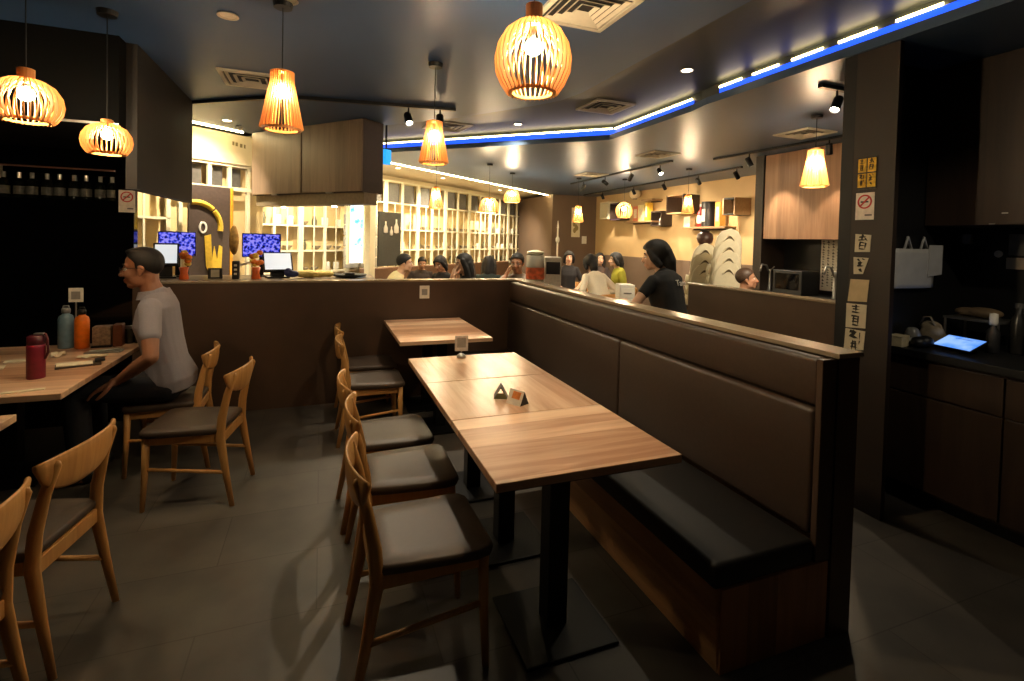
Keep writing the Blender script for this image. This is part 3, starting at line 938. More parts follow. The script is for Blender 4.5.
# tilted till screen
pc = at(278, 262, y=5.42)
t = thing('till_terminal', 'tilted white screen till on the bar counter', 'till', (pc.x, 5.42, 1.17), .25)
R = Matrix.Translation((0, 0, pc.z - 1.17)) @ Matrix.Rotation(-.5, 4, 'X')
MB().box(-.135, .135, 0, .03, -.10, .11, R).build('housing', M_BLKMET, t, bevel=.006)
MB().box(-.12, .12, -.003, .001, -.08, .095, R).build('screen', glow('till_screen', (206, 212, 216), .3), t)
MB().box(-.06, .06, .0, .06, 0, pc.z - 1.17 - .02).build('stand', M_BLKMET, t); MB().box(-.1, .1, -.06, .1, 0, .015).build('foot', M_BLKMET, t)
pc = at(150, 254, y=5.45)
t = thing('till_terminal', 'slanted pale screen till seen just right of the seated man hair', 'till', (at(166, 254, y=5.45).x, 5.45, 1.17), .2)
R = Matrix.Translation((0, 0, .22)) @ Matrix.Rotation(-.5, 4, 'X')
MB().box(-.1, .1, 0, .03, -.11, .12, R).build('housing', M_BLKMET, t, bevel=.006)
MB().box(-.085, .085, -.003, .001, -.09, .1, R).build('screen', glow('till_screen', (206, 212, 216), .3), t)
MB().box(-.05, .05, .0, .05, 0, .2).build('stand', M_BLKMET, t); MB().box(-.08, .08, -.05, .08, 0, .015).build('foot', M_BLKMET, t)
# two orange bouquets, paper stand, black boxes, cloths
M_ORG = mat('orange_petals', (232, 120, 36), .5, var=.3, scale=40)


def bouquet(label, px, y):
    x = at(px, 270, y=y).x
    t = thing('flower_vase', label, 'flowers', (x, y, 1.17), 0, 'orange flower vases on the bar')
    MB().lathe([(.035, 0), (.04, .01), (.03, .06), (.04, .11), (.034, .11), (.02, .02), (.001, .02)], 14).build('vase', mat('vase_orange', (224, 100, 40), .4), t, smooth=True)
    r_ = random.Random(px)
    for k in range(9):
        a = r_.random() * 6.28; rr = r_.uniform(.01, .05)
        mb = MB().ball((rr * math.cos(a), rr * math.sin(a), .13 + r_.uniform(0, .12)), (.03, .03, .025), 5)
        mb.build('blossom', M_ORG if k % 3 else mat('yellow_petals', (240, 196, 80), .5), t, smooth=True)


bouquet('orange flowers on the bar beside the left blue monitor', 184, 5.30)
bouquet('orange flowers on the bar between the right monitor and the tilted till', 256, 5.30)
x = at(236, 268, y=5.33).x
t = thing('payment_terminal', 'black keypad box on the bar, left of the second orange flowers', 'card reader', (x, 5.33, 1.17))
MB().box(-.03, .03, -.03, .03, 0, .17).build('body', M_BLACK, t, bevel=.006)
for k in range(3): MB().box(-.012, .012, -.034, -.029, .04 + k * .04, .058 + k * .04).build('key', M_WHITE, t)
t = thing('paper_fan', 'white paper leaflet leaning over the orange flowers at the right monitor', 'leaflet', (at(252, 255, y=5.41).x, 5.41, 1.17), .3)
MB().box(-.11, .1, 0, .004, .14, .16, Matrix.Rotation(-.25, 4, 'Y')).build('sheet', M_PAPER, t)
MB().tube([(0, 0, 0), (0, 0, .15)], .004, 6).build('stick', M_BLACK, t)
for px, lb, w_, c in ((216, 'small black framed card on the bar right of the menu board', .05, (170, 160, 140)), (316, 'bundle of yellow cloth lying on the bar', .13, (214, 190, 112)), (293, 'dark blue pouch on the bar beside the yellow cloth', .05, (30, 40, 90))):
    x = at(px, 272, y=5.4).x
    if lb.startswith('bundle'):
        mb = MB(); rr = random.Random(5)
        for k in range(7): mb.ball((-w_ + k * w_ / 3.2, rr.uniform(-.02, .02), .03), (.06, .06, .03 + rr.random() * .012), 7)
        o = fuse(mb.build('folded_cloth', mat('yellow_cloth', c, .8), None, (x, 5.4, 1.18)), .01, 2)
        tag(o, lb, 'cloth')
    elif 'pouch' in lb:
        o = fuse(MB().ball((0, 0, .035), (.06, .035, .035), 8).ball((-.04, 0, .05), (.04, .03, .045), 8).build('pouch', mat('blue_pouch', c, .6), None, (x, 5.34, 1.18)), .01, 1)
        tag(o, lb, 'pouch')
    else:
        t = thing('card_stand', lb, 'card stand', (x, 5.36, 1.17))
        MB().box(-.06, .06, 0, .02, 0, .1).build('frame', M_BLACK, t, bevel=.004); MB().box(-.035, .035, -.003, .001, .015, .085).build('card', mat('card_grey', c, .6), t)
t = thing('dark_tray', 'black round tray standing on the right end of the bar', 'tray', (at(350, 272, y=5.45).x, 5.45, 1.17))
MB().lathe([(.06, 0), (.16, .012), (.17, .035), (.155, .03), (.001, .015)], 24).build('dish', M_BLACK, t, smooth=True)
MB().lathe([(.03, .015), (.05, .02), (.06, .05), (.05, .05), (.001, .03)], 16).build('bowl', mat('charcoal', (58, 54, 48), .5), t, smooth=True)

# bottles in the niche of the black glass wall
M_BOT = mat('dark_bottle_glass', (18, 20, 16), .1)


def niche_bottle():
    t = thing('wine_bottle', 'x', 'bottle', group='bottles in the wall niche')
    MB().lathe([(.034, 0), (.037, .008), (.037, .12), (.03, .145), (.014, .165), (.0135, .21), (.001, .212)], 16).build('glass', M_BOT, t, smooth=True)
    MB().lathe([(.0375, .035), (.0375, .1)], 16, caps=False).build('label', mat('bottle_label', (96, 92, 84), .6, var=.3), t)
    MB().lathe([(.0145, .165), (.0148, .212), (.001, .214)], 12).build('foil', mat('bottle_foil', (206, 200, 190), .25, metal=.6), t)
    return t


b0 = niche_bottle()
PL = ['leftmost of the row', 'second of the row', 'third of the row', 'fourth of the row', 'fifth of the row, in the middle', 'sixth of the row', 'seventh of the row', 'eighth of the row', 'rightmost, nearest the no smoking sign']
for i in range(9):
    lb = 'dark wine bottle in the wall niche, ' + PL[i]
    loc = (NX0 + .07 + i * .089, 5.2 + (i % 2) * .02, NZ0 + .001)
    if i == 0: b0.location = loc; b0['label'] = lb
    else: dup(b0, lb, loc, i * .7)


def no_smoking(label, c, w_, h_, rz=0):
    """white card with the red barred circle and a cigarette; stands in the xz plane facing -y"""
    t = thing('no_smoking_sign', label, 'sign', c, rz, 'no smoking signs')
    MB().box(-w_, w_, -.003, 0, -h_, h_).build('card', mat('sign_card', (236, 222, 206), .5), t)
    r = w_ * .78; zc = h_ - w_ * 1.0
    mb = MB()
    mb.rings([[V((rr * math.cos(a), yy, zc + rr * math.sin(a))) for rr, yy in ((r, -.0035), (r, -.006), (r * .8, -.006), (r * .8, -.0035))] for a in [2 * PI * k / 32 for k in range(32)]], closed=True)
    red = mat('sign_red', (206, 60, 54), .5)
    mb.build('red_ring', red, t)
    MB().box(-r * .9, r * .9, -.007, -.0035, -r * .1, r * .1, Matrix.Translation((0, 0, zc)) @ Matrix.Rotation(-PI / 4, 4, 'Y')).build('red_bar', red, t)
    MB().box(-r * .55, r * .5, -.0058, -.0035, zc - r * .12, zc + r * .08).build('cigarette', mat('sign_black', (40, 36, 34), .6), t)
    MB().box(w_ * .05, w_ * .8, -.005, -.003, -h_ * .72, -h_ * .6).build('small_print', mat('sign_grey', (120, 110, 104), .6), t)


a, b = at(118.5, 212, y=5.04), at(135, 190.5, y=5.04)
no_smoking('white no smoking sign on the black glass wall beside the pendant lamp', ((a.x + b.x) / 2, 5.045, (a.z + b.z) / 2), (b.x - a.x) / 2, (b.z - a.z) / 2)
# white card on the half wall (its code left out)
p = at(424.5, 292, y=5.02)
t = thing('wall_card', 'small white card with grey square stuck on the brown half wall', 'card', (p.x, 5.02, p.z))
MB().box(-.05, .05, -.004, 0, -.065, .065).build('card', M_PAPER, t, bevel=.002)
MB().box(-.028, .028, -.006, -.0035, -.03, .03).build('grey_square', mat('card_square', (150, 146, 138), .6), t)
# ------------------------------------------------------------------ table things
# clip sign holder and tent card
p = at(455, 357, z=TZ)
t = thing('sign_holder', 'clear card in a steel clip stand at the back of the long table', 'sign holder', (.905, 3.30, TZ), -.15)
MB().lathe([(.03, 0), (.034, .004), (.026, .02), (.012, .03), (.001, .032)], 18).build('base', M_STEEL, t, smooth=True)
MB().tube([(0, 0, .03), (0, 0, .05)], .005, 8).build('clip', M_STEEL, t)
MB().box(-.045, .045, -.002, .002, .045, .15).build('card', mat('acrylic_card', (206, 200, 192), .2), t, bevel=.002)
MB().box(-.03, .03, -.004, -.0015, .07, .135).build('grey_square', mat('card_square', (150, 146, 138), .6), t)
t = thing('tent_card', 'small folded tent card with orange front on the long table', 'tent card', (.925, 2.30, TZ), .5)
mb = MB()
for sg in (1, -1):
    mb.prism([(sg * .035, 0), (sg * .032, 0), (-.0015 * sg, .062), (.0015 * sg, .066)], -.045, .045, Matrix(((1, 0, 0, 0), (0, 0, 1, 0), (0, 1, 0, 0), (0, 0, 0, 1))))
mb.box(-.034, .034, -.045, .045, 0, .0015)
mb.build('card', mat('tent_white', (222, 210, 190), .6), t)
Rt = Matrix.Rotation(-.49, 4, 'Y')
MB().box(-.0365, -.0352, -.03, .02, .012, .048, Matrix.Translation((.004, 0, 0)) @ Matrix.Rotation(.49, 4, 'Y')).build('orange_print', mat('orange_print', (222, 130, 50), .6, var=.3), t)
MB().prism([(.033, .001), (-.033, .001), (0, .064)], -.0465, -.0445, Matrix(((1, 0, 0, 0), (0, 0, 1, 0), (0, 1, 0, 0), (0, 0, 0, 1)))).build('end_panel', mat('tent_black', (22, 20, 20), .5), t)
t = thing('tent_card', 'grey and olive folded card standing behind the orange tent card', 'tent card', (.88, 2.42, TZ), -.35)
Mq = Matrix(((1, 0, 0, 0), (0, 0, 1, 0), (0, 1, 0, 0), (0, 0, 0, 1)))
mb = MB()
for sg in (1, -1): mb.prism([(sg * .036, 0), (sg * .033, 0), (-.0015 * sg, .058), (.0015 * sg, .062)], -.04, .04, Mq)
mb.build('card', mat('tent_grey', (110, 104, 96), .5), t)
MB().prism([(.034, .001), (-.034, .001), (-.018, .03), (.018, .03)], -.042, -.0395, Mq).build('end_panel', mat('tent_olive', (128, 128, 90), .5), t)


def flask(label, x, y, c, r, h, kind):
    t = thing('water_bottle', label, 'water bottle', (x, y, TZ), 0, 'water bottles on the left table')
    b = mat('flask_' + kind, c, .45)
    if kind == 'maroon':
        MB().lathe([(r * .92, 0), (r, .006), (r, h * .72), (r * .98, h * .78), (r * .9, h * .79), (.001, h * .79)], 24).build('body', b, t, smooth=True)
        lid = mat('flask_lid_maroon', (74, 20, 32), .4)
        MB().lathe([(r * .92, h * .79), (r * .95, h * .8), (r * .95, h * .97), (r * .7, h), (.001, h)], 24).build('lid', lid, t, smooth=True)
        MB().tube([(r * .3, 0, h), (r * 1.05, 0, h * 1.02), (r * 1.3, -.005, h * .9), (r * 1.35, -.005, h * .6), (r * 1.1, -.01, h * .45)], .006, 8).build('strap', lid, t, smooth=True)
        MB().box(-r * .2, r * .9, -.012, .012, h, h + .012).build('spout_cover', M_STEEL, t, bevel=.004)
    else:
        MB().lathe([(r * .9, 0), (r, .008), (r, h * .70), (r * .85, h * .78), (r * .5, h * .82), (r * .45, h * .86), (.001, h * .86)], 24).build('body', b, t, smooth=True)
        MB().lathe([(r * .55, h * .85), (r * .55, h * .95), (r * .45, h * .97), (.001, h * .97)], 20).build('lid', M_BLACK if kind == 'orange' else mat('grey_lid', (140, 140, 138), .4), t, smooth=True)
        MB().tube([(-r * .4, 0, h * .95), (-r * .3, 0, h * 1.02), (r * .3, 0, h * 1.02), (r * .4, 0, h * .95)], .005, 8).build('loop', M_BLACK if kind == 'orange' else mat('grey_lid', (140, 140, 138), .4), t, smooth=True)


flask('maroon flask with strap at the front of the left table', *at(36, 378, z=TZ)[:2], (128, 26, 50), .040, .235, 'maroon')
flask('grey blue water bottle next to the orange bottle on the left table', *at(66, 348, z=TZ)[:2], (106, 134, 148), .044, .285, 'blue')
flask('bright orange water bottle with black lid on the left table', *at(82, 348, z=TZ)[:2], (232, 116, 10), .042, .275, 'orange')
p = at(76, 295, y=4.372)
t = thing('sign_holder', 'white card on a stand behind the orange water bottle', 'sign holder', (p.x, 4.372, TZ))
MB().lathe([(.03, 0), (.03, .006), (.006, .012), (.005, p.z - TZ - .05), (.001, p.z - TZ - .05)], 14).build('stand', M_STEEL, t)
MB().box(-.042, .042, -.003, .003, p.z - TZ - .05, p.z - TZ + .05).build('card', M_PAPER, t, bevel=.002)
MB().box(-.026, .026, -.005, -.0025, p.z - TZ - .03, p.z - TZ + .025).build('grey_square', mat('card_square', (150, 146, 138), .6), t)
t = thing('condiment_box', 'clear condiment box with brown contents at the back of the left table', 'condiment box', (at(108, 346, z=TZ).x, at(108, 346, z=TZ).y, TZ), .1)
MB().box(-.085, .03, -.05, .05, 0, .012).build('base', M_BLACK, t)
MB().box(-.08, .025, -.045, .045, .012, .145).build('sachets', mat('sachets', (150, 122, 96), .5, var=.4, scale=60), t, bevel=.008)
MB().box(.034, .09, -.045, .045, 0, .155).build('brown_box', mat('brown_tin', (110, 60, 36), .4), t, bevel=.006)
t = thing('sauce_jar', 'glass jar rack with dark sauce near the seated man', 'jar', (-1.265, 4.36, TZ))
for k in (0, 1):
    MB().lathe([(.028, 0), (.03, .004), (.03, .075), (.022, .09), (.024, .105), (.001, .106)], 16, Matrix.Translation((-.03 + .06 * k, 0, 0))).build('bottle', mat('sauce_glass', (58, 54, 42), .12, var=.3), t, smooth=True)
    MB().lathe([(.025, .106), (.025, .125), (.001, .127)], 14, Matrix.Translation((-.03 + .06 * k, 0, 0))).build('lid', M_STEEL, t)


def sheet(name, label, cat, x, y, w_, d_, rz, m, th=.002, crumple=0):
    mb = MB(); n = 6; r_ = random.Random(label)
    top = [[mb.bm.verts.new((-w_ / 2 + w_ * i / n, -d_ / 2 + d_ * j / n, th + crumple * r_.random())) for j in range(n + 1)] for i in range(n + 1)]
    bot = [[mb.bm.verts.new((v.co.x, v.co.y, max(0, v.co.z - th))) for v in row] for row in top]
    for i in range(n):
        for j in range(n):
            mb.bm.faces.new((top[i][j], top[i + 1][j], top[i + 1][j + 1], top[i][j + 1]))
            mb.bm.faces.new((bot[i][j], bot[i][j + 1], bot[i + 1][j + 1], bot[i + 1][j]))
    bd = [(i, 0) for i in range(n + 1)] + [(n, j) for j in range(1, n + 1)] + [(i, n) for i in range(n - 1, -1, -1)] + [(0, j) for j in range(n - 1, 0, -1)]
    for k in range(len(bd)):
        a, b = bd[k], bd[(k + 1) % len(bd)]
        mb.bm.faces.new((bot[a[0]][a[1]], bot[b[0]][b[1]], top[b[0]][b[1]], top[a[0]][a[1]]))
    o = mb.build(name, m, None, (x, y, TZ + .0005), (0, 0, rz))
    return tag(o, label, cat)


M_NAP = mat('napkin', (236, 222, 190), .8)
sheet('chopstick_sleeve', 'pale paper chopstick sleeve at the front edge of the left table', 'chopstick sleeve', -1.40, 3.17, .20, .028, .25, M_NAP, .006)
sheet('napkin', 'white napkin in front of the condiment box on the left table', 'napkin', -1.36, 3.93, .15, .07, .15, M_NAP, .003, .012)
sheet('napkin', 'crumpled white tissue beside the foot of the blue bottle', 'napkin', -1.56, 3.99, .07, .05, .4, M_NAP, .004, .03)
sheet('napkin', 'white folded napkin at the left picture edge on the left table', 'napkin', -1.79, 3.72, .16, .09, .3, M_NAP, .004, .006)
sheet('napkin', 'second white napkin behind the maroon flask on the left table', 'napkin', -1.71, 3.90, .14, .06, .2, M_NAP, .006, .004)
t = thing('phone', 'black phone lying on the front left corner of the left table', 'phone', (-1.56, 3.17, TZ), .2)
MB().box(-.04, .04, -.035, .035, 0, .009).build('body', M_BLACK, t, bevel=.004); MB().box(-.036, .036, -.031, .031, .0088, .0096).build('screen', M_GLASSBLK, t)
t = thing('menu_folder', 'dark folded menu with pale edges lying on the left table', 'menu', (-1.345, 3.70, TZ), .35)
MB().box(-.11, .10, -.05, .05, 0, .012).build('cover', mat('menu_cover', (58, 48, 38), .5), t, bevel=.003)
MB().box(-.105, .06, -.045, .045, .0118, .016, Matrix.Rotation(.03, 4, 'Y')).build('pages', M_NAP, t)
MB().box(.07, .12, -.03, .03, .0118, .026, Matrix.Rotation(-.05, 4, 'Y')).build('wallet', M_BLACK, t, bevel=.004)
t = thing('spoon_tray', 'flat steel tray with cutlery behind the white napkin on the left table', 'tray', (-1.345, 4.06, TZ), .05)
MB().box(-.1, .1, -.035, .035, 0, .012).build('tray', M_STEEL, t, bevel=.004)
MB().tube([(-.08, 0, .016), (.09, .01, .018)], .004, 8).build('handle', M_WHITE, t)

# ------------------------------------------------------------------ right hand counter
ct = thing('service_counter', 'dark wood service counter with black top at the right', 'counter', (3.42, 1.25, 0))
MB().box(.16, .825, -3.2, .915, 0, .11).build('plinth', M_BLACK, ct)
MB().box(.045, .82, -3.2, .915, .11, .93).build('carcass', M_DKWOOD, ct)
for k in range(4):
    y1 = .91 - k * .62; y0 = y1 - .61
    MB().box(.025, .045, y0, y1, .13, .70).build('door', M_DKWOOD, ct, bevel=.002)
    MB().box(.025, .045, y0, y1, .71, .915).build('drawer', M_DKWOOD, ct, bevel=.002)
MB().box(0, .825, -3.2, .918, .935, .98).build('counter_top', M_BLACK, ct, bevel=.003)
uc = thing('upper_cabinet', 'dark wood upper cabinet hanging above the service counter', 'cabinet', (3.8, 1.25, 1.76))
MB().box(.02, .445, -3.2, .918, 0, 1.035).build('carcass', M_DKWOOD, uc)
for k in range(4):
    y1 = .915 - k * .72; y0 = y1 - .71
    MB().box(0, .02, y0, y1, .002, 1.03).build('door', M_DKWOOD, uc, bevel=.002)
for px, py in ((992, 224), (1005, 213)):
    q = at(px, py, x=3.80)
    MB().box(-.002, .004, q.y - 1.25 - .015, q.y - 1.25 + .015, q.z - 1.76 - .004, q.z - 1.76 + .004).build('handle', M_STEEL, uc)
CZ = .98


def onwall(px, py): return at(px, py, y=2.165)


a, b = onwall(889, 288), onwall(931, 243)
t = thing('hanging_bag', 'white plastic carrier bag hanging on the black wall by the column', 'bag', ((a.x + b.x) / 2, 2.145, a.z))
w_, h_ = (b.x - a.x) / 2, b.z - a.z
mb = MB()
rr = random.Random(2); rings = []
for i in range(9):
    z = h_ * i / 8 * .86
    ring = []
    for k in range(20):
        u = -1 + 2 * (k if k < 10 else 19 - k) / 9
        side = -1 if k < 10 else 1
        ring.append(V((u * w_ * (.96 + .04 * rr.random()), side * (.008 + .012 * (1 - u * u)) + rr.uniform(-.002, .002), z)))
    rings.append(ring)
mb.rings(rings)
M_BAG = mat('bag_film', (190, 188, 184), .35, var=.08, scale=12)
mb.build('bag_body', M_BAG, t, smooth=True)
for sx in (-.35, .45):
    MB().tube([(sx * w_ - .03, 0, h_ * .85), (sx * w_, 0, h_ * 1.12), (sx * w_ + .04, 0, h_ * .85)], .009, 8, flat=(1, .5)).build('handle', M_BAG, t, smooth=True)
MB().prism([(w_ * .55, h_ * .25), (w_ * 1.25, h_ * .3), (w_ * 1.25, h_ * .95), (w_ * .6, h_ * .95)], -.004, .004, Matrix(((1, 0, 0, 0), (0, 0, 1, -.02), (0, 1, 0, 0), (0, 0, 0, 1)))).build('flap', M_BAG, t)
p = onwall(935, 251)
o = MB().box(-.016, .016, -.014, 0, -.028, .028).build('wall_switch', M_WHITE, None, (p.x, 2.17, p.z), bevel=.003); tag(o, 'small white switch on the black wall beside the hanging bag', 'switch')
p = at(960, 239, x=4.25)
t = thing('wall_socket', 'white multi socket under the upper cabinet with a cable', 'socket', (4.25, p.y, p.z))
for k in (-1, 0, 1): MB().box(-.035, 0, k * .055 - .024, k * .055 + .024, -.035, .035).build('plug', mat('plug_grey', (150, 148, 142), .5), t, bevel=.006)
MB().tube([(-.02, 0, -.03), (-.05, .02, -.12), (-.03, .05, -.26), (-.1, .12, -.38), (-.12, .2, -.5), (-.15, .3, -.58)], .007, 8).build('cable', mat('cable_grey', (70, 68, 64), .5), t, smooth=True)
p = at(999, 254, x=4.25)
o = MB().lathe([(.022, 0), (.024, .006), (.001, .01)], 18, Matrix.Rotation(-PI / 2, 4, 'Y')).build('wall_button', M_WHITE, None, (4.249, p.y, p.z)); tag(o, 'round white button on the dark back wall of the counter', 'button')
p = at(1021, 248, x=4.25)
t = thing('wall_notice', 'grey notice and switch box at the right picture edge', 'notice', (4.25, p.y, p.z))
MB().box(-.006, 0, -.06, .06, -.05, .09).build('paper', mat('notice_grey', (120, 118, 114), .6), t)
MB().box(-.03, 0, -.05, .06, -.14, -.065).build('switch_box', M_GREYV, t, bevel=.004)
# tablet
p = at(959, 342, z=CZ + .06)
t = thing('tablet', 'glowing blue tablet lying tilted on the black counter top', 'tablet', (p.x, p.y, CZ), 0)
Rr = Matrix.Translation((0, 0, .055)) @ Matrix.Rotation(math.radians(-100), 4, 'Z') @ Matrix.Rotation(.42, 4, 'X')
MB().box(-.115, .115, -.075, .075, -.008, 0, Rr).build('housing', M_BLACK, t, bevel=.003)
MB().box(-.107, .107, -.067, .067, 0, .0015, Rr).build('screen', screen_mat('tablet_ui', [(40, 90, 220), (70, 140, 250), (120, 170, 255), (150, 190, 255)], .34, 7), t)
MB().prism([(-.07, 0), (.075, 0), (.06, .075), (.04, .075)], -.05, .05, Matrix.Rotation(math.radians(-10), 4, 'Z') @ Matrix(((1, 0, 0, 0), (0, 0, 1, 0), (0, 1, 0, 0), (0, 0, 0, 1)))).build('stand', M_BLACK, t)
# cream bag, bowls, small box
p = at(932, 336, z=CZ)
t = thing('canvas_bag', 'beige slumped bag standing on the black counter behind the tablet', 'bag', (3.76, 2.07, CZ))
o = MB().ball((0, 0, .07), (.07, .09, .07), 8).ball((.02, .02, .13), (.055, .075, .05), 8).ball((-.02, -.03, .1), (.05, .06, .055), 8).build('bag_body', mat('canvas', (150, 134, 108), .8), t)
fuse(o, .008, 3)
t.scale = (.85, .85, .85)
MB().tube([(-.03, -.04, .14), (-.03, 0, .215), (-.02, .05, .205), (-.01, .08, .14)], .007, 8).build('handle', mat('canvas', (150, 134, 108), .8), t, smooth=True)
p = at(893, 333, z=CZ)
t = thing('paper_box', 'small cream box at the end of the black counter by the column', 'box', (3.475, 2.10, CZ), .15)
MB().box(-.05, .05, -.04, .04, 0, .06).build('body', mat('box_cream', (196, 182, 148), .6), t, bevel=.003)
MB().box(-.052, .052, -.042, .042, .06, .07).build('lid', mat('box_cream', (196, 182, 148), .6), t, bevel=.003)
t = thing('glasses_stack', 'upturned glasses and bowls heaped behind the cream box', 'glassware', (3.585, 2.10, CZ))
for dx, dy, z in ((0, 0, 0), (.05, 0, .0), (.025, 0, .055)):
    MB().lathe([(.045, 0), (.048, .005), (.03, .05), (.02, .058), (.001, .06)], 16, Matrix.Translation((dx, dy, z))).build('bowl', mat('grey_glass', (120, 118, 112), .2), t, smooth=True)
p = at(912, 333, z=CZ)
t = thing('black_pouch', 'black wrapped bundle between the glasses and the beige bag', 'bundle', (3.545, 2.02, CZ))
fuse(MB().ball((0, 0, .036), (.055, .045, .036), 8).ball((.03, -.02, .04), (.045, .04, .04), 8).build('wrap', M_BLACK, t), .008, 2)
# shelf rack with bottles on the counter
p = at(965, 330, z=CZ)
t = thing('counter_rack', 'low steel rack on the black counter behind the tablet', 'rack', (4.02, 1.99, CZ))
MB().box(-.12, .12, -.2, .1, .17, .185).build('shelf', M_STEEL, t)
for sx in (-.11, .11):
    for sy in (-.19, .09): MB().tube([(sx, sy, 0), (sx, sy, .18)], .008, 8).build('leg', M_STEEL, t)
t = thing('folded_bag', 'brown paper parcel lying on the steel rack', 'parcel', (4.01, 1.98, CZ + .187))
fuse(MB().ball((0, -.06, .035), (.07, .10, .035), 8).ball((0, .03, .03), (.06, .07, .03), 8).build('wrap', mat('parcel_brown', (112, 92, 66), .7), t), .008, 2)
t = thing('spray_bottle', 'white capped spray bottle on the black counter beside the tablet', 'bottle', (3.84, 1.79, CZ))
MB().lathe([(.03, 0), (.033, .006), (.033, .13), (.014, .16), (.014, .17), (.001, .17)], 18).build('body', mat('spray_dark', (40, 40, 42), .4), t, smooth=True)
MB().lathe([(.02, .17), (.022, .19), (.02, .24), (.001, .245)], 16).build('cap', M_WHITE, t, smooth=True)
for k, (x, y, h_, lb) in enumerate(((3.93, 1.62, .26, 'dark square jug on the black counter near the right picture edge'), (3.97, 1.73, .3, 'slim dark bottle leaning by the white capped spray bottle'))):
    t = thing('dark_bottle', lb, 'bottle', (x, y, CZ))
    MB().lathe([(.04, 0), (.043, .008), (.04, h_ * .65), (.018, h_ * .8), (.018, h_), (.001, h_)], 14).build('body', mat('dark_plastic', (34, 32, 30), .3), t, smooth=True)
    MB().lathe([(.021, h_ * .93), (.021, h_ * 1.02), (.001, h_ * 1.03)], 12).build('cap', mat('cap_grey', (96, 94, 90), .4), t)

# ------------------------------------------------------------------ stickers on the end panel
XC = 3.09


def face(px, py):
    p = at(px, py, x=XC)
    return V((-p.y, 0, p.z))


INK = mat('brush_ink', (40, 34, 28), .7)


def brush(mb, strokes, x0, z0, w_, h_, th=.0022):
    """ink strokes given in a unit square"""
    for (xa, za, xb, zb, r) in strokes:
        a, b = V((x0 + xa * w_, -.0035, z0 + za * h_)), V((x0 + xb * w_, -.0035, z0 + zb * h_))
        d = b - a; L = d.length
        M = Matrix.Translation(a) @ Matrix.Rotation(-math.atan2(d.z, d.x), 4, 'Y')
        mb.prism([(-r * w_ * .5, -r * w_ * .6), (L * .6, -r * w_ * .8), (L + r * w_ * .3, -r * w_ * .1), (L * .5, r * w_ * .6), (0, r * w_ * .8)], 0, th, M @ Matrix(((1, 0, 0, 0), (0, 0, 1, -th), (0, 1, 0, 0), (0, 0, 0, 1))))


S1 = [(.3, .82, .7, .88, .07), (.5, .95, .45, .66, .09), (.25, .66, .75, .7, .06), (.35, .55, .3, .2, .07), (.35, .55, .7, .5, .06), (.7, .5, .66, .2, .07), (.32, .36, .66, .38, .05), (.3, .18, .68, .18, .06), (.62, .8, .8, .62, .05)]
S2 = [(.3, .88, .45, .8, .08), (.35, .66, .6, .72, .1), (.5, .72, .4, .45, .12), (.3, .5, .7, .52, .08), (.45, .3, .6, .18, .12), (.6, .92, .8, .86, .05)]
S4 = [(.3, .88, .7, .9, .05), (.35, .78, .68, .8, .05), (.5, .95, .5, .7, .06), (.32, .66, .7, .66, .06), (.3, .5, .68, .52, .06), (.35, .4, .66, .4, .05), (.34, .28, .66, .3, .05), (.4, .5, .38, .15, .05), (.62, .5, .62, .15, .05), (.36, .15, .66, .15, .06)]
S5 = [(.3, .9, .6, .92, .1), (.5, .92, .4, .68, .12), (.3, .72, .66, .66, .1), (.45, .5, .4, .1, .06), (.55, .5, .6, .1, .06), (.36, .38, .66, .4, .05), (.36, .24, .66, .25, .05), (.76, .9, .76, .6, .03), (.76, .55, .74, .4, .03)]


def plaque(label, quad, c, strokes):
    pts = [face(*q) for q in quad]
    cx = sum(p.x for p in pts) / 4; cz = sum(p.z for p in pts) / 4
    t = thing('calligraphy_sign', label, 'tile', (XC - .0005, -cx, cz), -PI / 2, 'cream calligraphy tiles on the dark end panel')
    Mq = Matrix(((1, 0, 0, 0), (0, 0, 1, -.004), (0, 1, 0, 0), (0, 0, 0, 1)))
    MB().prism([(p.x - cx, p.z - cz) for p in pts], 0, .004, Mq).build('tile', mat(c[0], c[1], .55, var=.12, scale=14), t)
    if strokes:
        x0, x1 = min(p.x for p in pts) - cx, max(p.x for p in pts) - cx
        z0, z1 = min(p.z for p in pts) - cz, max(p.z for p in pts) - cz
        mb = MB(); brush(mb, strokes, x0, z0, x1 - x0, z1 - z0); mb.build('brush_writing', INK, t)
    return t


CR = ('tile_cream', (204, 192, 164))
plaque('cream calligraphy tile, topmost below the no smoking sign on the end panel', [(855, 252), (870, 252), (871.5, 235), (856, 234)], CR, S1)
plaque('cream tile with a cut corner and brush strokes, second below the sign', [(854, 274), (863, 274), (869, 266), (869, 257), (854, 257)][0:2] + [(869, 258), (854, 257)], CR, S2)
plaque('plain pinkish cream tile without writing, third below the sign', [(848, 301), (867, 302), (869.5, 280), (851, 279)], ('tile_pinkish', (196, 172, 132)), None)
plaque('cream tile with two pale brown characters, fourth below the sign', [(846, 327), (865.5, 328.5), (867, 305), (847, 303)], CR, S4)
plaque('cream tile with bold black character, lowest by the half wall', [(844, 350), (863.5, 350), (865.5, 331.5), (846, 328)], CR, S5)
a, b = face(855.5, 220), face(875, 192)
no_smoking('white no smoking sign on the dark end panel above the calligraphy tiles', (XC - .0005, -(a.x + b.x) / 2, (a.z + b.z) / 2), (b.x - a.x) / 2, (b.z - a.z) / 2, -PI / 2)
M_GOLD = mat('gold_leaf', (190, 156, 54), .3, metal=.5, var=.4, scale=40)
a, b = face(857.5, 190), face(878, 155)
cx, cz = (a.x + b.x) / 2, (a.z + b.z) / 2
t = thing('gold_plaque', 'group of four gold character squares at the top of the end panel', 'plaque', (XC - .0005, -cx, cz), -PI / 2)
W2, H2 = (b.x - a.x) / 2, (b.z - a.z) / 2
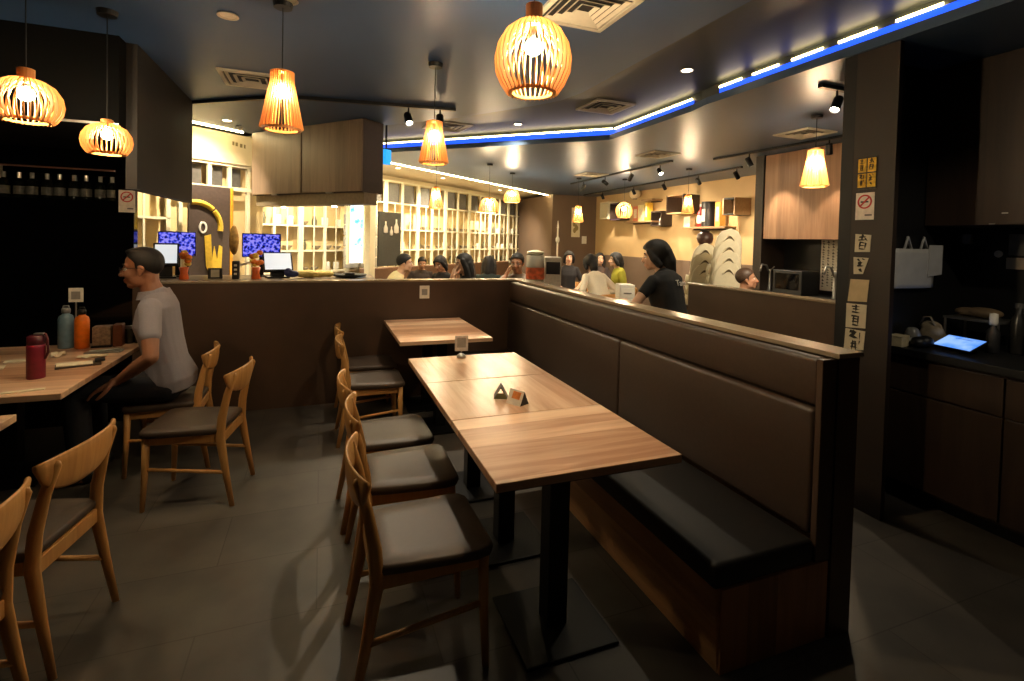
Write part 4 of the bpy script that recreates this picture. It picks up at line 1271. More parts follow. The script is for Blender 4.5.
MB().box(-W2, W2, -.004, 0, -H2, H2).build('backing', mat('plaque_dark', (34, 28, 20), .3), t)
for i, (sx, sz, st) in enumerate(((-1, 1, S4), (1, 1, S1), (-1, -1, S5), (1, -1, S2))):
    x0 = -W2 + .004 if sx < 0 else .004; z0 = .004 if sz > 0 else -H2 + .012
    MB().box(x0, x0 + W2 - .008, -.008, -.004, z0, z0 + H2 - .016).build('gold_square', M_GOLD, t, bevel=.001)
    mb = MB(); brush(mb, st, x0, z0, W2 - .008, H2 - .016, .0055)
    for v in mb.bm.verts: v.co.y -= .004
    mb.build('character', mat('gold_ink', (58, 44, 10), .5), t)

# ------------------------------------------------------------------ walnut cabinets and sink nook, far right
t = thing('hanging_cabinet', 'large walnut wall cabinet lit by the conical pendant lamp', 'cabinet', (5.497, 4.52, 1.69))
MB().box(.02, .40, -.56, .525, 0, 1.10).build('carcass', M_DKWOOD, t)
MB().box(0, .02, -.555, .52, .0, 1.10).build('door', M_CABR, t, bevel=.002)
t = thing('hanging_cabinet', 'next walnut cabinet, a narrow strip of it beside the dark column', 'cabinet', (5.497, 3.55, 1.69))
MB().box(.02, .40, -.6, .385, 0, 1.10).build('carcass', M_DKWOOD, t)
MB().box(0, .02, -.595, .38, .0, 1.10).build('door', M_CABR, t, bevel=.002)
t = thing('sink_counter', 'dark sink counter below the walnut cabinets', 'counter', (5.297, 4.0, 0))
MB().box(.04, .6, -1.2, 1.045, 0, .96).build('carcass', M_DKWOOD, t)
MB().box(0, .6, -1.22, 1.045, .96, 1.0).build('counter_top', M_BLACK, t, bevel=.003)
a, b = at(819, 290, x=5.88), at(846, 238, x=5.88)
t = thing('hanging_menu', 'white sheet with columns of small black writing under the walnut cabinet', 'menu sheet', (5.895, (a.y + b.y) / 2, a.z))
hw = abs(a.y - b.y) / 2; hh = b.z - a.z
MB().box(-.005, 0, -hw, hw, 0, hh).build('paper', M_PAPER, t)
rr = random.Random(8); mb = MB()
for c in range(5):
    y = hw * (.8 - .4 * c)
    z = hh * .95
    while z > hh * .08:
        l = rr.uniform(.012, .03)
        mb.box(-.0075, -.005, y - .016, y + .016 * rr.uniform(.2, 1), z - l, z - l * .55)
        mb.box(-.0075, -.005, y - .004, y + .004, z - l, z)
        z -= l + rr.uniform(.008, .02)
mb.build('writing', mat('writing_ink', (60, 54, 48), .7), t)


def tap(label, px, py, s=1.0):
    p = at(px, py, x=5.62)
    t = thing('tap', label, 'tap', (5.62, p.y, 1.0), 0, 'steel taps at the sink counter')
    MB().lathe([(.03, 0), (.032, .01), (.02, .02), (.018, .2 * s), (.022, .22 * s), (.001, .225 * s)], 14).build('body', M_STEEL, t, smooth=True)
    MB().tube([(0, 0, .17 * s), (-.06, .01, .26 * s), (-.13, .015, .27 * s), (-.16, .015, .2 * s)], .013, 10).build('spout', M_STEEL, t, smooth=True)
    MB().tube([(0, 0, .21 * s), (.02, -.05, .25 * s)], .008, 8).build('handle', M_STEEL, t, smooth=True)


tap('steel tap left of the black box on the sink counter', 770, 275, 1.3)
tap('tall steel tap in front of the white menu sheet', 835, 275, 1.4)
t = thing('black_box', 'black machine standing on the sink counter between the taps', 'machine', (5.6, at(795, 275, x=5.6).y, 1.0))
MB().box(-.15, .15, -.22, .2, .0, .3).build('body', M_BLACK, t, bevel=.01)
MB().box(-.152, -.148, -.18, .16, .06, .26).build('front_panel', M_GLASSBLK, t)
t = thing('wall_switch', 'white switch plate on the taupe end wall', 'switch', (at(584, 240, y=11.8).x, 11.795, at(584, 240, y=11.8).z))
MB().box(-.07, .07, -.01, .004, -.1, .1).build('plate', M_WHITE, t, bevel=.004); MB().box(-.03, .03, -.016, -.009, -.05, .05).build('rocker', M_WHITE, t, bevel=.003)
a, b = at(571, 237, y=11.8), at(580, 208, y=11.8)
t = thing('wall_poster', 'tall cream poster with olive figures on the taupe end wall', 'poster', ((a.x + b.x) / 2, 11.795, (a.z + b.z) / 2))
W2, H2 = (b.x - a.x) / 2, (b.z - a.z) / 2
MB().box(-W2, W2, -.02, .004, -H2, H2).build('frame', M_FRAME, t)
mb = MB(); rr = random.Random(4)
for k in range(7): mb.ball((rr.uniform(-.5, .5) * W2, -.021, rr.uniform(-.7, .75) * H2), (.04, .004, .07), 6)
mb.build('figures', mat('poster_olive', (150, 134, 84), .6), t)
p = at(557, 262, y=10.9)
t = thing('floor_lamp_pole', 'thin white pole lamp in front of the taupe end wall', 'pole', (p.x, 10.9, 0))
MB().tube([(0, 0, 0), (0, 0, 1.9)], .02, 10).build('pole', M_WHITE, t); MB().lathe([(.15, 0), (.15, .02), (.02, .04)], 20).build('base', M_WHITE, t)
MB().tube([(0, 0, 1.9), (0, 0, 2.08)], [.03, .008], 10).build('tip', M_WHITE, t); MB().ball((0, 0, 1.62), (.05, .05, .08), 8).build('collar', M_WHITE, t, smooth=True)

# ------------------------------------------------------------------ display boxes on the cream wall
XB = 6.9
M_BOXD = mat('box_brown', (58, 44, 36), .5)
M_BOXL = wood('box_light', (150, 116, 80), (186, 150, 106), 'Y', .2, .5)


def dbox(label, y0, y1, z0, z1, dep, m_out, m_in):
    t = thing('cube_shelf', label, 'display box', (XB - .002, (y0 + y1) / 2, (z0 + z1) / 2), 0, 'open display boxes on the cream wall')
    w_, h_, th = (y1 - y0) / 2, (z1 - z0) / 2, .025
    MB().box(-dep, 0, -w_, -w_ + th, -h_, h_).build('side_panel', m_out, t)
    MB().box(-dep, 0, w_ - th, w_, -h_, h_).build('side_panel', m_out, t)
    MB().box(-dep, 0, -w_ + th, w_ - th, -h_, -h_ + th).build('bottom_panel', m_in, t)
    MB().box(-dep, 0, -w_ + th, w_ - th, h_ - th, h_).build('top_panel', m_in, t)
    MB().box(-.02, 0, -w_ + th, w_ - th, -h_ + th, h_ - th).build('back_panel', m_in, t)
    return (t, z0 + th)


def ywall(px, xx=XB - .28): return at(px, 210, x=xx).y
def zwall(px, py, xx=XB - .28): return at(px, py, x=xx).z


def bx_px(label, pxl, pxr, pyt, pyb, m_out, m_in, dep=.28):
    y1, y0 = ywall(pxl), ywall(pxr)
    pm = (pxl + pxr) / 2
    z0, z1 = zwall(pm, pyb), zwall(pm, pyt)
    dbox(label, y0, y1, z0, z1, dep, m_out, m_in)
    return (y0 + y1) / 2, z0 + .027


bots = []
bots.append((*bx_px('pale open display box, farthest along the cream wall', 600, 608, 202, 219, M_FRAME, M_FRAME), 'white'))
bots.append((*bx_px('dark purple lined display box beside the farthest pale box', 610, 620, 203, 220, M_BOXD, mat('plum_lining', (62, 44, 62), .5)), 'dark'))
bots.append((*bx_px('low dark display box with a square brown side', 651, 661.5, 211, 226, M_BOXD, M_BOXD), 'white'))
bots.append((*bx_px('wide open display box with a bottle behind the pendant lamp', 671, 688, 195, 214, M_BOXD, M_BOXL, .4), 'white'))
bots.append((*bx_px('gold lit display box with black lining, nearest the dark panel', 726, 738.5, 198, 215, M_BOXL, mat('black_lining', (24, 20, 18), .5), .36), 'white'))


def dshelf(label, pxl, pxr, py):
    y1, y0 = ywall(pxl), ywall(pxr); z = zwall((pxl + pxr) / 2, py)
    t = thing('wall_shelf', label, 'shelf', (XB - .002, (y0 + y1) / 2, z), 0, 'floating shelves on the cream wall')
    MB().box(-.28, 0, -(y1 - y0) / 2, (y1 - y0) / 2, -.035, 0).build('board', M_BOXL, t, bevel=.003)
    MB().box(-.05, 0, -(y1 - y0) / 2 + .05, (y1 - y0) / 2 - .05, -.06, -.035).build('bracket', M_BOXD, t)
    return z


z1 = dshelf('floating shelf with orange and yellow books on the cream wall', 624, 652, 221)
z2 = dshelf('long floating shelf with black canister above the white chair stack', 683, 725, 226.5)
z3 = dshelf('short high floating shelf beside the round paper lantern', 641, 652, 199)


def stand_item(name, label, cat, px, z, w_, h_, c, kind):
    y = ywall(px, XB - .16)
    t = thing(name, label, cat, (XB - .16, y, z + .002), 0)
    if kind == 'bottle':
        MB().lathe([(w_ * .9, 0), (w_, .01), (w_, h_ * .6), (w_ * .35, h_ * .78), (w_ * .35, h_), (.001, h_)], 14).build('body', mat('it_%d_%d_%d' % c, c, .35), t, smooth=True)
        MB().lathe([(w_ * 1.02, h_ * .15), (w_ * 1.02, h_ * .5)], 14, caps=False).build('label', M_PAPER, t)
        MB().lathe([(w_ * .4, h_ * .9), (w_ * .4, h_ * 1.02), (.001, h_ * 1.03)], 12).build('cap', M_WHITE, t)
    elif kind == 'can':
        MB().lathe([(w_, 0), (w_, h_ * .9), (w_ * .96, h_ * .93), (.001, h_ * .93)], 20).build('body', mat('it_%d_%d_%d' % c, c, .35), t)
        MB().lathe([(w_ * 1.03, h_ * .9), (w_ * 1.03, h_), (.001, h_)], 20).build('lid', M_BLACK, t)
        MB().box(-w_ * 1.03, -w_ * .9, -w_ * .3, w_ * .3, h_ * .2, h_ * .7).build('label', M_PAPER, t)
    else:
        MB().box(-.07, .07, -w_, w_, 0, h_).build('cover', mat('it_%d_%d_%d' % c, c, .5), t, bevel=.004)
        MB().box(-.074, -.069, -w_ * .6, w_ * .6, h_ * .2, h_ * .8).build('label', mat('pale_label', (224, 206, 170), .6), t)


stand_item('gift_box', 'orange red box standing on the shelf of books', 'box', 638, z1, .09, .34, (214, 120, 84), 'box')
stand_item('gift_box', 'pale yellow box standing next to the orange red box', 'box', 643.5, z1, .11, .36, (232, 214, 150), 'box')
stand_item('gift_box', 'slim bright yellow box at the end of the book shelf', 'box', 648.8, z1, .05, .4, (226, 180, 60), 'box')
stand_item('small_box', 'small white box hanging low under the open display box', 'box', 690, z2, .09, .2, (224, 210, 180), 'box')
stand_item('sake_bottle', 'bottle with red base on the long floating shelf', 'bottle', 701, z2, .07, .42, (150, 40, 34), 'bottle')
stand_item('canister', 'large black canister with white label on the long floating shelf', 'canister', 709, z2, .13, .46, (26, 24, 24), 'can')
stand_item('gift_box', 'tall golden box at the right end of the long floating shelf', 'box', 720.5, z2, .06, .44, (214, 160, 70), 'box')
for i, (y, z, k) in enumerate(bots):
    lb = ('white bottle in the pale open display box', 'dark bottle in the plum lined display box', 'white bottle in the low dark display box', 'white labelled bottle in the wide open display box', 'white labelled bottle in the gold lit display box')[i]
    t = thing('sake_bottle', lb, 'bottle', (XB - .15, y, z), 0, 'bottles in the display boxes')
    c = M_WHITE if k == 'white' and i != 3 else mat('bottle_brown', (60, 40, 30), .3)
    t.scale = (.72, .72, .72)
    MB().lathe([(.045, 0), (.05, .01), (.05, .16), (.02, .2), (.018, .25), (.001, .25)], 14).build('body', c, t, smooth=True)
    MB().lathe([(.051, .04), (.051, .13)], 14, caps=False).build('label', M_PAPER if i == 3 else mat('label_grey', (120, 110, 100), .6), t)
    MB().lathe([(.022, .235), (.022, .265), (.001, .267)], 12).build('cap', M_BLACK, t)
p = at(635, 194, x=6.75)
t = thing('paper_lantern', 'small round cream lantern above the book shelf', 'lantern', tuple(p))
MB().ball((0, 0, 0), (.13, .13, .12), 10).build('globe', mat('lantern_paper', (226, 206, 168), .6), t, smooth=True)
for z in (.11, -.12): MB().lathe([(.05, 0), (.055, .02), (.001, .02)], 16, Matrix.Translation((0, 0, z))).build('ring', M_BOXD, t)
MB().tube([(0, 0, .12), (0, 0, ZC - p.z - .002)], .006, 6).build('cord', M_BLACK, t)
# wall lamp: sensor above bottles etc.
p = at(383, 158, z=2.35)
t = thing('blue_sign_lamp', 'small bright blue lit box hanging beside the bar cabinet end', 'sign lamp', tuple(at(386, 157, d=6.2)), SANG)
MB().box(-.055, .055, -.04, .04, -.09, .09).build('light_box', glow('sign_blue', (30, 150, 235), .42), t, bevel=.01)
MB().tube([(0, 0, .09), (0, 0, 3.0 - at(386, 157, d=6.2).z - .002)], .012, 8).build('stem', M_BLKMET, t)
# drinks dispenser on the half wall side
# ------------------------------------------------------------------ people
SKIN = mat('skin_warm', (190, 138, 106), .5, var=.05, scale=18)
SKIN2 = mat('skin_tan', (158, 108, 80), .5, var=.05, scale=18)
SKIN3 = mat('skin_pale', (214, 170, 140), .5, var=.05, scale=18)
HAIRB = mat('hair_black', (22, 19, 18), .65, var=.3, scale=90)
HAIRBR = mat('hair_brown', (72, 52, 38), .5, var=.3, scale=90)
EYEW = mat('eye_white', (226, 220, 210), .3); EYED = mat('eye_dark', (26, 18, 14), .2)
LIPS = mat('lips', (160, 92, 80), .5)


def two_bone(a, c, l1, l2, hint):
    d = c - a
    L = min(d.length, (l1 + l2) * .995)
    d = d.normalized()
    c = a + d * L
    x = (l1 * l1 - l2 * l2 + L * L) / (2 * L)
    h = math.sqrt(max(0, l1 * l1 - x * x))
    n = (hint - d * hint.dot(d)).normalized()
    return a + d * x + n * h, c


def add_hand(mb, w, d, n, side, curl, S):
    """palm, four fingers and a thumb; d along the hand, n out of the palm, side=+1 thumb towards +l"""
    d = d.normalized(); n = (n - d * n.dot(d)).normalized(); l = n.cross(d) * side
    mb.cap(w - d * .02 * S, w + d * .012 * S, .024 * S, .025 * S, 10)
    for k, (off, ln) in enumerate(((.027, .070), (.009, .078), (-.010, .073), (-.027, .058))):
        k0 = w + d * (.088 - abs(off - .005) * .25) * S + l * off * S
        mb.cap(w + d * .012 * S + l * off * .6 * S, k0, .0155 * S, .0115 * S, 8)
        p = k0; ang = 0; seg = (.45, .31, .24)
        r = .0095
        for j in range(3):
            ang += curl * (.75 + .12 * k) * (1, 1, .7)[j]
            q = p + (d * math.cos(ang) + n * math.sin(ang) + l * off * 2.2 * (1 if j == 0 else .3)) * ln * seg[j] * S
            mb.cap(p, q, r * S, (r - .0009) * S, 8); p = q; r -= .0009
    t0 = w + d * .022 * S + l * .024 * S
    t1 = t0 + (d * .55 + l * .62 + n * .35).normalized() * .042 * S
    t2 = t1 + (d * .85 + l * .2 + n * .35).normalized() * .032 * S
    t3 = t2 + (d * .95 + n * .3).normalized() * .022 * S
    mb.cap(t0, t1, .0145 * S, .0115 * S, 8); mb.cap(t1, t2, .0112 * S, .010 * S, 8); mb.cap(t2, t3, .010 * S, .0085 * S, 8)


def person(label, head, yaw, skin=None, shirt=(200, 190, 160), pants=(30, 32, 40), hair='short', haircol=None, lean=.1, hyaw=0, hpitch=0, hipz=None,
           arms=None, S=None, dep=1.0, stand=False, voxel=.009, glasses=False, female=False, shortsleeve=True, curl=.35, shirt_mat=None, collar=False, sleeve=.72, nfw=0, NK=.158):
    skin = skin or SKIN; haircol = haircol or HAIRB
    base_hip = .90 if stand else .545
    wS = .9 if female else 1.0
    # reference lengths, then scale so the head comes to the wanted height
    def skel(S, hz):
        hip = V((0, 0, hz))
        c7 = hip + V((math.sin(lean), 0, math.cos(lean))) * .50 * S
        hc = c7 + V((.035 + .10 * math.sin(lean) + nfw, 0, NK)) * S
        return hip, c7, hc
    if S is None:
        if stand:
            S = head.z / (.90 + .5 * math.cos(lean) + NK)
        else:
            S = (head.z - (hipz or .615)) / (.5 * math.cos(lean) + NK)
            S = max(.86, min(1.12, S))
    hz = .90 * S if stand else (hipz or max(.615, head.z - (.5 * math.cos(lean) + NK) * S))
    hip, c7, hc = skel(S, hz)
    R = Matrix.Rotation(yaw, 4, 'Z')
    off = R @ hc
    root = thing('person', label, 'person', (head.x - off.x, head.y - off.y, 0), yaw, None)
    Rinv = R.to_3x3().transposed()
    tolocal = lambda p: Rinv @ (V(p) - V((root.location.x, root.location.y, 0)))
    sw = .174 * S * wS
    up = (c7 - hip).normalized(); fw = V((up.z, 0, -up.x))
    # torso sections: (height fraction, half width, half depth, forward shift)
    secs = [(-.20, .08, .07, 0), (-.14, .155, .11, 0), (0, .170, .118, -.01), (.22, .152 if not female else .135, .102, .0), (.45, .158 if not female else .142, .105, .008), (.68, .172 if not female else .158, .115, .015),
            (.86, .175 if not female else .155, .098, .0), (.96, .135, .075, -.008), (1.04, .07, .055, -.008)]

    def torso(mb, grow, lo=-9, hi=9, n=20):
        rings = []
        for f, a, b, sft in secs:
            if f < lo or f > hi: continue
            c = hip + up * (f * .5 * S) + fw * sft * S
            A, B = (a * S * (wS if f > .3 else 1) + grow), (b * S * (dep if f > .1 else 1) + grow)
            rings.append([c + V((0, 1, 0)) * A * math.copysign(abs(math.cos(t)) ** .85, math.cos(t)) + fw * B * math.copysign(abs(math.sin(t)) ** .85, math.sin(t)) for t in [2 * PI * k / n for k in range(n)]])
        mb.rings(rings)
    mb = MB()
    torso(mb, 0)
    Mh = Matrix.Translation(hc) @ Matrix.Rotation(hyaw, 4, 'Z') @ Matrix.Rotation(hpitch, 4, 'Y') @ Matrix.Diagonal((S, S, S, 1))
    h3 = Mh.to_3x3() * (1 / S)
    hp = lambda x, y, z: Mh @ V((x, y, z))

    def hball(m_, c, r): m_.ball(hp(*c), [v * S for v in r], 10, rot=h3)
    hball(mb, (-.014, 0, .03), (.094, .074, .086)); hball(mb, (.024, 0, -.03), (.062, .060, .082))
    hball(mb, (.056, 0, -.094), (.027, .030, .021))
    for s in (1, -1):
        hball(mb, (.012, s * .042, -.066), (.042, .020, .034)); hball(mb, (.056, s * .036, -.028), (.028, .024, .028))
        mb.cap(hp(.074, s * .012, .022), hp(.062, s * .046, .022), .013 * S, .011 * S, 8)
        hball(mb, (-.012, s * .077, -.008), (.020, .010, .032)); hball(mb, (-.004, s * .076, -.036), (.010, .008, .011))
        hball(mb, (.096, s * .012, -.036), (.010, .009, .008))
    mb.cap(hp(.080, 0, .016), hp(.106, 0, -.030), .009 * S, .0125 * S, 8)
    hball(mb, (.083, 0, -.061), (.012, .024, .007)); hball(mb, (.081, 0, -.074), (.012, .021, .008))
    mb.chain([hp(-.022, 0, -.05), hp(-.028, 0, -.10), c7 + up * -.02 * S], [.056 * S * wS, .053 * S * wS, .066 * S * wS], 14)
    # arms
    A = {}
    for s, key in ((1, 'L'), (-1, 'R')):
        sh0 = c7 + V((0, s * sw, 0)) - up * .056 * S
        a = (arms or {}).get(key, {})
        w = a.get('wrist'); w = tolocal(w) if w is not None else a.get('lw')
        if w is None: w = hip + V((.28, s * .16, .11)) * S
        w = V(w)
        el, w = two_bone(sh0, w, .285 * S, .255 * S, V(a.get('hint', (-.5, s * .6, -.6))))
        A[key] = (sh0, el, w)
        mb.ball(sh0, .056 * S * wS, 8)
        mb.chain([sh0, sh0.lerp(el, .45), el, el.lerp(w, .35), w], [.054 * S * wS, .046 * S * wS, .038 * S * wS, .040 * S * wS, .026 * S * wS], 12)
        hd = V(a.get('hand', (w - el).normalized())); nn = V(a.get('palm', (0, 0, -1)))
        if abs(hd.normalized().dot(nn.normalized())) > .95: nn = V((1, 0, 0))
        add_hand(mb, w + hd.normalized() * .015 * S, hd, nn, a.get('thumb', s), a.get('curl', curl), S)
    # legs
    legs = []
    for s in (1, -1):
        h0 = hip + V((0, s * .088, -.03)) * S
        if stand:
            kn = h0 + V((.02, s * .005, -.41)) * S; an = V((-.015 * S, h0.y + s * .01, .075 * S))
        else:
            kn = h0 + V((.42, s * .03, .015)) * S; an = V((kn.x - .03 * S, kn.y, .075 * S))
        legs.append((h0, kn, an, s))
        mb.chain([h0, h0.lerp(kn, .5), kn, kn.lerp(an, .3), an], [.082 * S, .070 * S, .052 * S, .052 * S, .034 * S], 14)
        mb.cap(an + V((-.02, 0, -.035)) * S, an + V((.13, s * .01, -.045)) * S, .034 * S, .028 * S, 10)
    body = mb.build('body', skin, root)
    fuse(body, voxel, 3)
    # eyes and lips
    for s in (1, -1):
        e = MB(); hball(e, (.0705, s * .031, .000), (.0125, .0145, .0095)); eye = e.build('eye', EYEW, root, smooth=True)
        e = MB(); hball(e, (.0805, s * .031, .000), (.0035, .0065, .0068)); e.build('iris', EYED, eye, smooth=True)
        e = MB(); e.tube([hp(.083, s * .012, .026), hp(.082, s * .03, .031), hp(.068, s * .052, .024)], [.0035 * S, .005 * S, .003 * S], 6); e.build('eyebrow', haircol, root, smooth=True)
    e = MB(); hball(e, (.0885, 0, -.0615), (.008, .020, .0045)); hball(e, (.087, 0, -.072), (.008, .017, .0055)); fuse(e.build('lips', LIPS, root), .002, 1)
    # hair
    hb = MB()

    def hair_cap(grow, front, nape, sidez):
        bm = bmesh.new()
        bmesh.ops.create_uvsphere(bm, u_segments=24, v_segments=16, radius=1, matrix=Matrix.Diagonal((.094 + grow, .074 + grow * 1.15, .086 + grow, 1)))
        for v in bm.verts: v.co += V((-.016, 0, .032))
        f, nz_ = V(front), V(nape)
        nrm = V((-(f.z - nz_.z), 0, (f.x - nz_.x))).normalized()
        g = bmesh.ops.bisect_plane(bm, geom=bm.verts[:] + bm.edges[:] + bm.faces[:], plane_co=f, plane_no=nrm, clear_inner=True)
        bmesh.ops.holes_fill(bm, edges=[e_ for e_ in bm.edges if e_.is_boundary])
        bm.transform(Mh)
        me = bpy.data.meshes.new('tmp'); bm.to_mesh(me); bm.free()
        hb.bm.from_mesh(me); bpy.data.meshes.remove(me)
    if hair == 'short':
        hair_cap(.013, (.078, 0, .078), (-.10, 0, -.062), 0)
        for s in (1, -1): hball(hb, (-.002, s * .074, .012), (.018, .009, .034))
    elif hair == 'neat':
        hair_cap(.008, (.068, 0, .088), (-.10, 0, -.075), 0)
        hball(hb, (.016, 0, .102), (.056, .056, .020))
        for s in (1, -1): hball(hb, (.004, s * .071, .024), (.016, .006, .034))
    elif hair == 'long':
        hair_cap(.018, (.070, 0, .076), (-.11, 0, -.07), 0)
        for s in (1, -1): hb.chain([hp(.03, s * .076, .05), hp(-.005, s * .088, -.05), hp(-.02, s * .085, -.16), hp(-.02, s * .075, -.27)], [.03 * S, .036 * S, .038 * S, .025 * S], 10)
        hb.chain([hp(-.07, 0, .02), hp(-.088, 0, -.1), hp(-.085, 0, -.2), hp(-.075, 0, -.30)], [.065 * S, .066 * S, .062 * S, .04 * S], 12)
        for s in (1, -1): hb.chain([hp(-.05, s * .045, 0), hp(-.062, s * .052, -.1), hp(-.06, s * .05, -.2), hp(-.055, s * .045, -.29)], [.06 * S, .06 * S, .055 * S, .036 * S], 10)
    elif hair == 'bob':
        hair_cap(.026, (.080, 0, .066), (-.115, 0, -.08), 0)
        for s in (1, -1): hb.chain([hp(.034, s * .076, .045), hp(.004, s * .088, -.02), hp(-.03, s * .086, -.075)], [.028 * S, .034 * S, .03 * S], 10)
        hb.chain([hp(-.075, 0, .02), hp(-.1, 0, -.06), hp(-.108, 0, -.13), hp(-.106, 0, -.17)], [.07 * S, .066 * S, .05 * S, .03 * S], 12)
    ho = hb.build('hair', haircol, root)
    fuse(ho, .007, 2)
    # clothes
    sm = shirt_mat or mat('cloth_%d_%d_%d' % shirt, shirt, .85, var=.08, scale=120, bump=.08)
    sb = MB(); torso(sb, .014 * S, -.16, 1.1); sb.cap(c7 - up * .10 * S, c7 - up * .012 * S, .085 * S * wS, .074 * S * wS, 14)
    for key, s in (('L', 1), ('R', -1)):
        s0, el, w = A[key]
        inner = c7 - up * .07 * S + V((0, s * .09 * S, 0))
        if shortsleeve:
            e2 = s0.lerp(el, sleeve)
            sb.chain([inner, s0, e2], [.058 * S * wS, .058 * S * wS, .054 * S * wS], 14)
        else:
            sb.chain([inner, s0, el, el.lerp(w, .88)], [.062 * S * wS, .066 * S * wS, .052 * S * wS, .038 * S * wS], 14)
    # collar
    cpt = c7 + up * .005 * S
    sb.tube([cpt - up * .05 * S, cpt + up * .018 * S + fw * .004], [.086 * S * wS, .070 * S * wS], 16)
    so = sb.build('shirt', sm, root); fuse(so, .008 if voxel < .008 else .011, 3)
    if collar:
        cb = MB()
        ring0 = []
        for k in range(24):
            a = 2 * PI * k / 24
            if abs(math.atan2(math.sin(a), math.cos(a))) < .3: continue
            q = cpt + V((0, 1, 0)) * math.sin(a) * .074 * S + fw * (math.cos(a) * .074 * S + .006)
            ring0.append((q, a))
        ring0.sort(key=lambda t_: (t_[1]))
        rings = [[q + up * .030 * S, q + up * .030 * S + (q - cpt) * .08, q + (q - cpt) * .30 - up * .014 * S, q + (q - cpt) * .20 - up * .016 * S] for q, a in ring0]
        cb.rings(rings); cb.build('collar', sm, root, smooth=False)
    pm = mat('trousers_%d_%d_%d' % pants, pants, .85, var=.1, scale=100)
    pb = MB(); torso(pb, .006 * S, -.3, .12)
    for h0, kn, an, s in legs:
        pb.chain([h0, h0.lerp(kn, .5), kn, kn.lerp(an, .5), an + V((0, 0, .03 * S))], [.094 * S, .083 * S, .066 * S, .062 * S, .056 * S], 14)
    fuse(pb.build('trousers', pm, root), .011, 2)
    for h0, kn, an, s in legs:
        fb = MB(); b0_ = V((an.x, an.y, 0))
        fb.ball(b0_ + V((-.03, 0, .045)) * S, (.05 * S, .038 * S, .043 * S), 8); fb.ball(b0_ + V((.07, s * .006, .038)) * S, (.10 * S, .043 * S, .036 * S), 8); fb.ball(b0_ + V((.02, 0, .06)) * S, (.07 * S, .036 * S, .04 * S), 8)
        fo = fb.build('shoe', M_BLACK, root); fuse(fo, .008, 2)
    if glasses:
        gm = mat('glasses_frame', (30, 26, 24), .3)
        g = MB()
        for s in (1, -1):
            pts = [hp(.099 - .004 * abs(math.cos(t)), s * (.032 + .022 * math.cos(t)), -.004 + .017 * math.sin(t)) for t in [2 * PI * k / 16 for k in range(16)]]
            rr = []
            for p_ in pts: rr.append([p_ + (h3 @ V((math.cos(b) * .0016, 0, math.sin(b) * .0016))) * S for b in [2 * PI * j / 5 for j in range(5)]])
            g.rings(rr, closed=True)
            g.tube([hp(.096, s * .054, .002), hp(.04, s * .078, .006), hp(-.012, s * .087, .004), hp(-.024, s * .086, -.008)], .0018 * S, 5)
        g.tube([hp(.100, -.011, .0), hp(.104, 0, .003), hp(.100, .011, .0)], .0018 * S, 5)
        g.build('glasses', gm, root)
    return root, Mh, S, c7, up, fw


# the man at the left table
SHG = mat('shirt_grey', (152, 147, 154), .9, var=.10, scale=260, bump=.12)
hw = at(142, 266, y=4.0)
person('man in grey short sleeved shirt and glasses sitting in profile at the left table', V((hw.x, hw.y, hw.z)), PI + .03, SKIN2, hair='neat', lean=.15, hipz=.612, S=1.13, NK=.163, nfw=.02, dep=.88, hpitch=.10, pants=(24, 26, 34),
       arms={'L': {'lw': (.23, .20, .66), 'hint': (-.25, .5, -.75), 'hand': (.9, -.05, -.42), 'palm': (-.3, -.15, -1), 'curl': .28, 'thumb': -1},
             'R': {'lw': (.17, -.15, .70), 'hint': (0, -1, -.15), 'hand': (.9, .3, -.2), 'palm': (0, .1, -1), 'curl': .28, 'thumb': 1}},
       voxel=.0055, glasses=True, shirt_mat=SHG, collar=True, sleeve=.55)
# the waitress
hw = at(655, 256, d=4.1)
r_, Mh_, S_, c7_, up_, fw_ = person('woman in black t-shirt with white print standing behind the bench half wall', hw, math.radians(106), SKIN3, shirt=(20, 20, 22), pants=(22, 22, 24), hair='bob', lean=.26, stand=True, hpitch=.15, hyaw=.6, female=True, NK=.145, nfw=.03, sleeve=.42,
       arms={'L': {'lw': (.36, .16, 1.10), 'hint': (-.2, .8, -.6), 'hand': (.8, -.5, .2), 'palm': (0, 0, -1)}, 'R': {'lw': (.34, -.02, 1.05), 'hint': (-.3, -.25, -1), 'hand': (.8, .4, .1), 'palm': (0, 0, -1)}}, voxel=.008)
# white lettering on the back of her t-shirt
cu = bpy.data.curves.new('back_print', 'FONT'); cu.body = 'Tam'; cu.size = .07; cu.extrude = .0015; cu.align_x = 'CENTER'
tmp = bpy.data.objects.new('tmp_text', cu); _bench.collection.objects.link(tmp); _bench.view_layers[0].update()
me = bpy.data.meshes.new_from_object(tmp.evaluated_get(_bench.view_layers[0].depsgraph)); bpy.data.objects.remove(tmp)
me.materials.clear(); me.materials.append(M_WHITE); me.name = 'back_print'
tx = bpy.data.objects.new('back_print', me); COL.objects.link(tx); tx.parent = r_
q_ = c7_ - up_ * .12 * S_ - fw_ * .122 * S_ + V((0, -.035, 0))
tx.matrix_local = Matrix.Translation(q_) @ Matrix(((0, up_.x, -fw_.x, 0), (-1, up_.y, -fw_.y, 0), (0, up_.z, -fw_.z, 0), (0, 0, 0, 1)))
VR = math.atan2(RT.y, RT.x)                       # yaw of somebody looking towards picture right
VC = math.atan2(-FWD.y, -FWD.x)                   # ... towards the camera
person('smiling man with short brown hair, only his head above the right half wall', at(747, 279, d=5.35), VR - .35, SKIN, shirt=(90, 84, 80), hair='short', haircol=HAIRBR, lean=.12, hpitch=-.1, voxel=.008)
